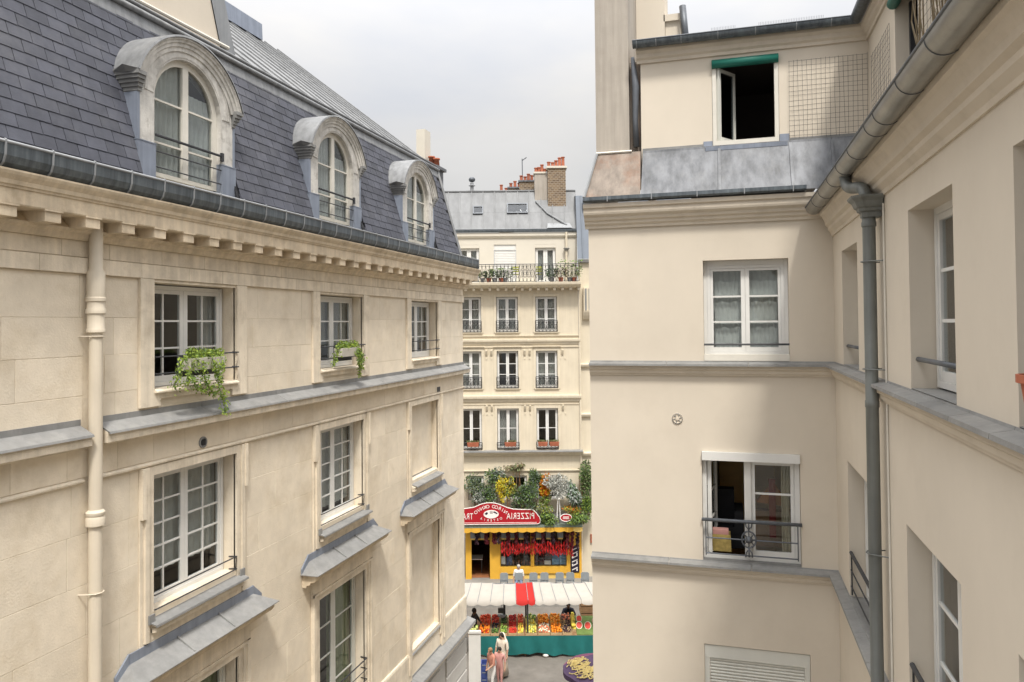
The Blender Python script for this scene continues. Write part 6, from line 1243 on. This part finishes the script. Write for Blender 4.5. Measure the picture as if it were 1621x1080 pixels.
# window boxes with trailing greenery on the limestone building
def flower_box(c, u0, u1, trail, lab, seed):
    rg = random.Random(seed); t = thing('flower_box', tuple(FL @ Vector(((u0+u1)/2, .2, 13.17))), lab, 'flower box')
    MB(FL).add([(u0, .11, 13.19), (u1, .11, 13.19), (u1, .26, 13.19), (u0, .26, 13.19), (u0-.02, .10, 13.36), (u1+.02, .10, 13.36), (u1+.02, .29, 13.36), (u0-.02, .29, 13.36)], [(0, 3, 2, 1), (0, 1, 5, 4), (1, 2, 6, 5), (2, 3, 7, 6), (3, 0, 4, 7), (4, 5, 6, 7)]).build('trough', 'offwhite_paint', t)
    MB(FL).box(u0-.03, u1+.03, .091, .099, 13.10, 13.40).build('bracket', 'iron', t)
    mb = MB(FL); st = MB(FL)
    def put(p, n, sp, dr):
        for _ in range(n):
            mb.mi = 0 if rg.random() < .7 else 1
            mb.leaf((p[0]+rg.gauss(0, sp), p[1]+rg.gauss(0, sp*.7), p[2]+rg.gauss(0, sp*.8)), (rg.uniform(-1, 1), rg.uniform(-.3, 1), rg.uniform(-.8, .9)-dr), rg.uniform(.035, .065), rg.uniform(.02, .034), rg)
    for i in range(16): put((u0+(u1-u0)*(i+.5)/16+rg.uniform(-.03, .03), .2, 13.40+.03*math.sin(i)), 40, .045, .1)
    for tr in trail:
        pts = [Vector(p) for p in tr]; 
        for a, b in zip(pts, pts[1:]):
            k = max(2, int((b-a).length/.035))
            for i in range(k): put(a+(b-a)*i/k, 11, .038, .5)
        st.tube([tuple(p) for p in pts], .006, 4)
    mb.build('foliage', ['leaf_bright', 'leaf_green'], t, kind='stuff', normals=False); st.build('stem', 'leaf_green', t)
flower_box(UC[0], 8.70, 9.42, [[(8.62, .22, 13.40), (8.50, .24, 13.2), (8.45, .2, 13.0), (8.50, .2, 12.92)], [(8.8, .27, 13.36), (8.62, .27, 13.12), (8.60, .25, 12.96)], [(8.9, .3, 13.3), (8.95, .3, 13.05), (9.1, .26, 12.9), (9.22, .25, 12.78)],
                                 [(9.35, .3, 13.3), (9.22, .3, 13.08), (9.30, .28, 12.86), (9.38, .28, 12.7), (9.42, .29, 12.50)], [(9.1, .3, 13.34), (9.2, .3, 13.16), (9.3, .28, 12.98)], [(8.7, .25, 13.1), (8.85, .25, 12.95), (9.05, .25, 12.88)]], 'white flower box with long trailing ivy on the rail nearest the cream downpipe', 41)
flower_box(UC[1], 12.95, 13.62, [[(12.9, .22, 13.4), (12.78, .2, 13.2), (12.7, .2, 13.02)], [(13.55, .3, 13.36), (13.66, .28, 13.1), (13.68, .25, 12.9), (13.72, .22, 12.75)], [(13.62, .28, 13.3), (13.8, .25, 13.1), (13.84, .22, 12.9)], [(13.5, .3, 13.3), (13.58, .3, 13.0)]], 'white flower box with bushy trailing ivy on the middle attic window', 42)

# ================================================================== people
def person(name, label, F, B, skin, hair_m, hair=None, extra=None):
    """B: list of (joint a, joint b, radius a, radius b, material); joints are points in the local frame F"""
    idx = {}; vs = []; rad = []; es = []; bones = []
    for a, b, ra, rb, m in B:
        for p, r in ((a, ra), (b, rb)):
            if p not in idx: idx[p] = len(vs); vs.append(p); rad.append(r)
        es.append((idx[a], idx[b])); bones.append((Vector(a), Vector(b), m, ra, rb))
    me = bpy.data.meshes.new('body'); me.from_pydata(vs, es, []); ob = bpy.data.objects.new('body', me); COL.objects.link(ob)
    md_ = ob.modifiers.new('skin', 'SKIN'); md_.use_smooth_shade = True
    for i, sv_ in enumerate(me.skin_vertices[0].data): sv_.radius = (rad[i], rad[i]); sv_.use_root = (i == 0)
    ob.modifiers.new('sub', 'SUBSURF').levels = 1
    dg = bpy.context.evaluated_depsgraph_get(); me2 = bpy.data.meshes.new_from_object(ob.evaluated_get(dg)); bpy.data.objects.remove(ob)
    mats = sorted({b[2] for b in bones}); me2.materials.clear()
    for m in mats: me2.materials.append(MATS[m])
    def near(p):
        best = None
        for a, b, m, ra, rb in bones:
            d = b-a; t = max(0, min(1, (p-a).dot(d)/max(1e-9, d.length_squared))); q = (p-a-d*t).length-(ra+(rb-ra)*t)*.8
            if best is None or q < best[0]: best = (q, m)
        return best[1]
    for p in me2.polygons: p.material_index = mats.index(near(p.center)); p.use_smooth = True
    root = thing(name, tuple(F @ Vector((0, 0, 0))), label, 'person')
    me2.name = 'body'; inst('body', me2, F, root)
    if hair: 
        c, r = hair; MB(F).ball(c, r, (1, 1.05, 1), 10, 7).build('hair', hair_m, root, smooth=True)
    if extra: extra(F, root)
    return root
def human(top, bottom, skin, shoe, sit=False, lean=0., armL=None, armR=None, s=1.0, stride=.0):
    hip = .50 if sit else .92; B = []
    P = lambda x, y, z: (round(x*s, 4), round((y+lean*max(0, z-hip))*s, 4), round(z*s, 4))
    pel, wa, che, nk, hd, ht = P(0, 0, hip), P(0, .01, hip+.18), P(0, 0, hip+.40), P(0, 0, hip+.56), P(0, .03, hip+.66), P(0, .03, hip+.78)
    B += [(pel, wa, .14*s, .125*s, top), (wa, che, .125*s, .15*s, top), (che, nk, .15*s, .055*s, top), (nk, hd, .055*s, .085*s, skin), (hd, ht, .085*s, .075*s, skin)]
    B += [(hd, P(0, .115, hip+.655), .085*s, .018*s, skin)]                        # nose
    for sg, arm in ((-1, armL), (1, armR)):
        sh = P(sg*.19, 0, hip+.48); el, wr = arm if arm else ((sg*.25, .02, hip+.20), (sg*.26, .10, hip-.03)); el, wr = P(*el), P(*wr)
        dv = (Vector(wr)-Vector(el)).normalized(); pa = tuple(round(c, 4) for c in Vector(wr)+dv*.08*s)
        B += [(che, sh, .15*s, .07*s, top), (sh, el, .07*s, .045*s, top), (el, wr, .045*s, .03*s, skin), (wr, pa, .03*s, .035*s, skin)]
        side = dv.cross(Vector((0, 0, 1))); side = side.normalized() if side.length > .1 else Vector((0, 1, 0))
        for k in range(4): B.append((pa, tuple(round(c, 4) for c in Vector(pa)+(dv*(.075-.008*abs(k-1.3))+side*(k-1.5)*.022)*s), .035*s, .009*s, skin))
        B.append((wr, tuple(round(c, 4) for c in Vector(wr)+(dv*.055+side*.055*sg)*s), .03*s, .011*s, skin))
        st = stride*sg
        if sit: kn, an, to = P(sg*.13, .42, .48), P(sg*.13, .40, .08), P(sg*.13, .56, .04)
        else: kn, an, to = P(sg*.10, .03+st*.5, .49), P(sg*.10, st, .08), P(sg*.11, st+.16, .035)
        hp_ = P(sg*.09, 0, hip-.06); B += [(pel, hp_, .14*s, .095*s, bottom), (hp_, kn, .095*s, .06*s, bottom), (kn, an, .06*s, .04*s, bottom), (an, to, .04*s, .03*s, shoe)]
    return B, (hd[0], hd[1]-.015*s, hd[2]+.05*s), .098*s
def place(x, d, rz, z=0.): return FS0 @ Matrix.Translation((SU(x, d), -d, z)) @ Matrix.Rotation(rz, 4, 'Z')
B, hc, hr = human('cloth_navy', 'cloth_black', 'skin_dark', 'cloth_black', sit=True, lean=.35, armL=((-.30, .20, .78), (-.06, .36, .74)), armR=((.30, .20, .78), (.06, .40, .72)))
person('person', 'seated vendor in navy jacket with folded arms behind the oranges', place(895, 32.95, 0, .20), B, 'skin_dark', 'hair_dark', (hc, hr))
stl = thing('stool', tuple(FS0 @ Vector((SU(895, 33.05), -33.1, 0))), 'low wooden stool under the vendor in navy', 'stool'); u = SU(895, 33.05)
MB(FS0).lathe([(.17, .56), (.17, .62)], (u, -33.08, 0), 12).build('seat', 'wood', stl)
for a, b in ((-.12, -.12), (.1, -.12), (-.12, .1), (.1, .1)): MB(FS0).box(u+a, u+a+.03, -33.08+b, -33.08+b+.03, 0, .56).build('leg', 'wood', stl)
B, hc, hr = human('cloth_black', 'cloth_black', 'skin_dark', 'cloth_black', armR=((.26, .15, 1.12), (.14, .34, 1.0)), s=1.05)
person('person', 'person in black clothes standing at the lettuce end of the stall', place(747, 31.4, -1.2), B, 'skin_dark', 'hair_dark', (hc, hr))
def skirt(m, z0, z1, r0, r1): 
    def f(F, root): MB(F).lathe([(r1, z1), (r1*1.05, z1-.1), ((r0+r1)/2, (z0+z1)/2), (r0, z0), (r0*.97, z0)], (0, 0, 0), 14).build('skirt', m, root, smooth=True)
    return f
def veil(F, root):
    m = MB(F); n = 14; vs = []
    for z, r, y in ((1.73, .02, .0), (1.71, .085, -.005), (1.63, .125, -.02), (1.52, .14, -.03), (1.43, .19, -.03), (1.3, .23, -.03), (1.12, .25, -.03)):
        vs += [(r*math.cos(a)*1.05, y+r*math.sin(a)*.8, z) for a in [math.radians(150)+math.radians(240)*j/(n-1) for j in range(n)]]
    m.add(vs, [(i*n+j, i*n+j+1, (i+1)*n+j+1, (i+1)*n+j) for i in range(6) for j in range(n-1)]); m.build('headscarf', 'cloth_cream', root, smooth=True, normals=False); skirt('cloth_sand', .12, 1.0, .26, .16)(F, root)
B, hc, hr = human('cloth_cream', 'cloth_sand', 'skin_tan', 'wood', stride=.10)
person('person', 'woman in cream headscarf and long skirt walking past the teal cloth', place(791, 29.1, .5), B, 'skin_tan', 'hair_dark', (hc, hr), veil)
B, hc, hr = human('cloth_rust', 'cloth_white', 'skin_tan', 'cloth_pink', lean=.15, stride=.13, armR=((.26, .14, 1.12), (.20, .34, 1.02)), s=.93)
person('person', 'person in terracotta top and white trousers walking beside the blue crates', place(776, 28.1, .9), B, 'skin_tan', 'wood', (hc, hr))
B, hc, hr = human('cloth_pink', 'cloth_pink', 'skin_tan', 'cloth_cream', stride=.12, s=.88)
person('person', 'person in pink top and trousers walking between the headscarf and terracotta top', place(787, 28.3, .3), B, 'skin_tan', 'hair_dark', (hc, hr))
B, hc, hr = human('cloth_white', 'cloth_denim', 'skin_tan', 'cloth_black', sit=True, lean=.1)
person('person', 'grey-haired person in white shirt sitting before the shop', place(818, 38.25, 0, .125), B, 'skin_tan', 'hair_grey', (hc, hr))
chair(818, 38.3, math.pi*0, 'grey terrace chair under the grey-haired person in white shirt')
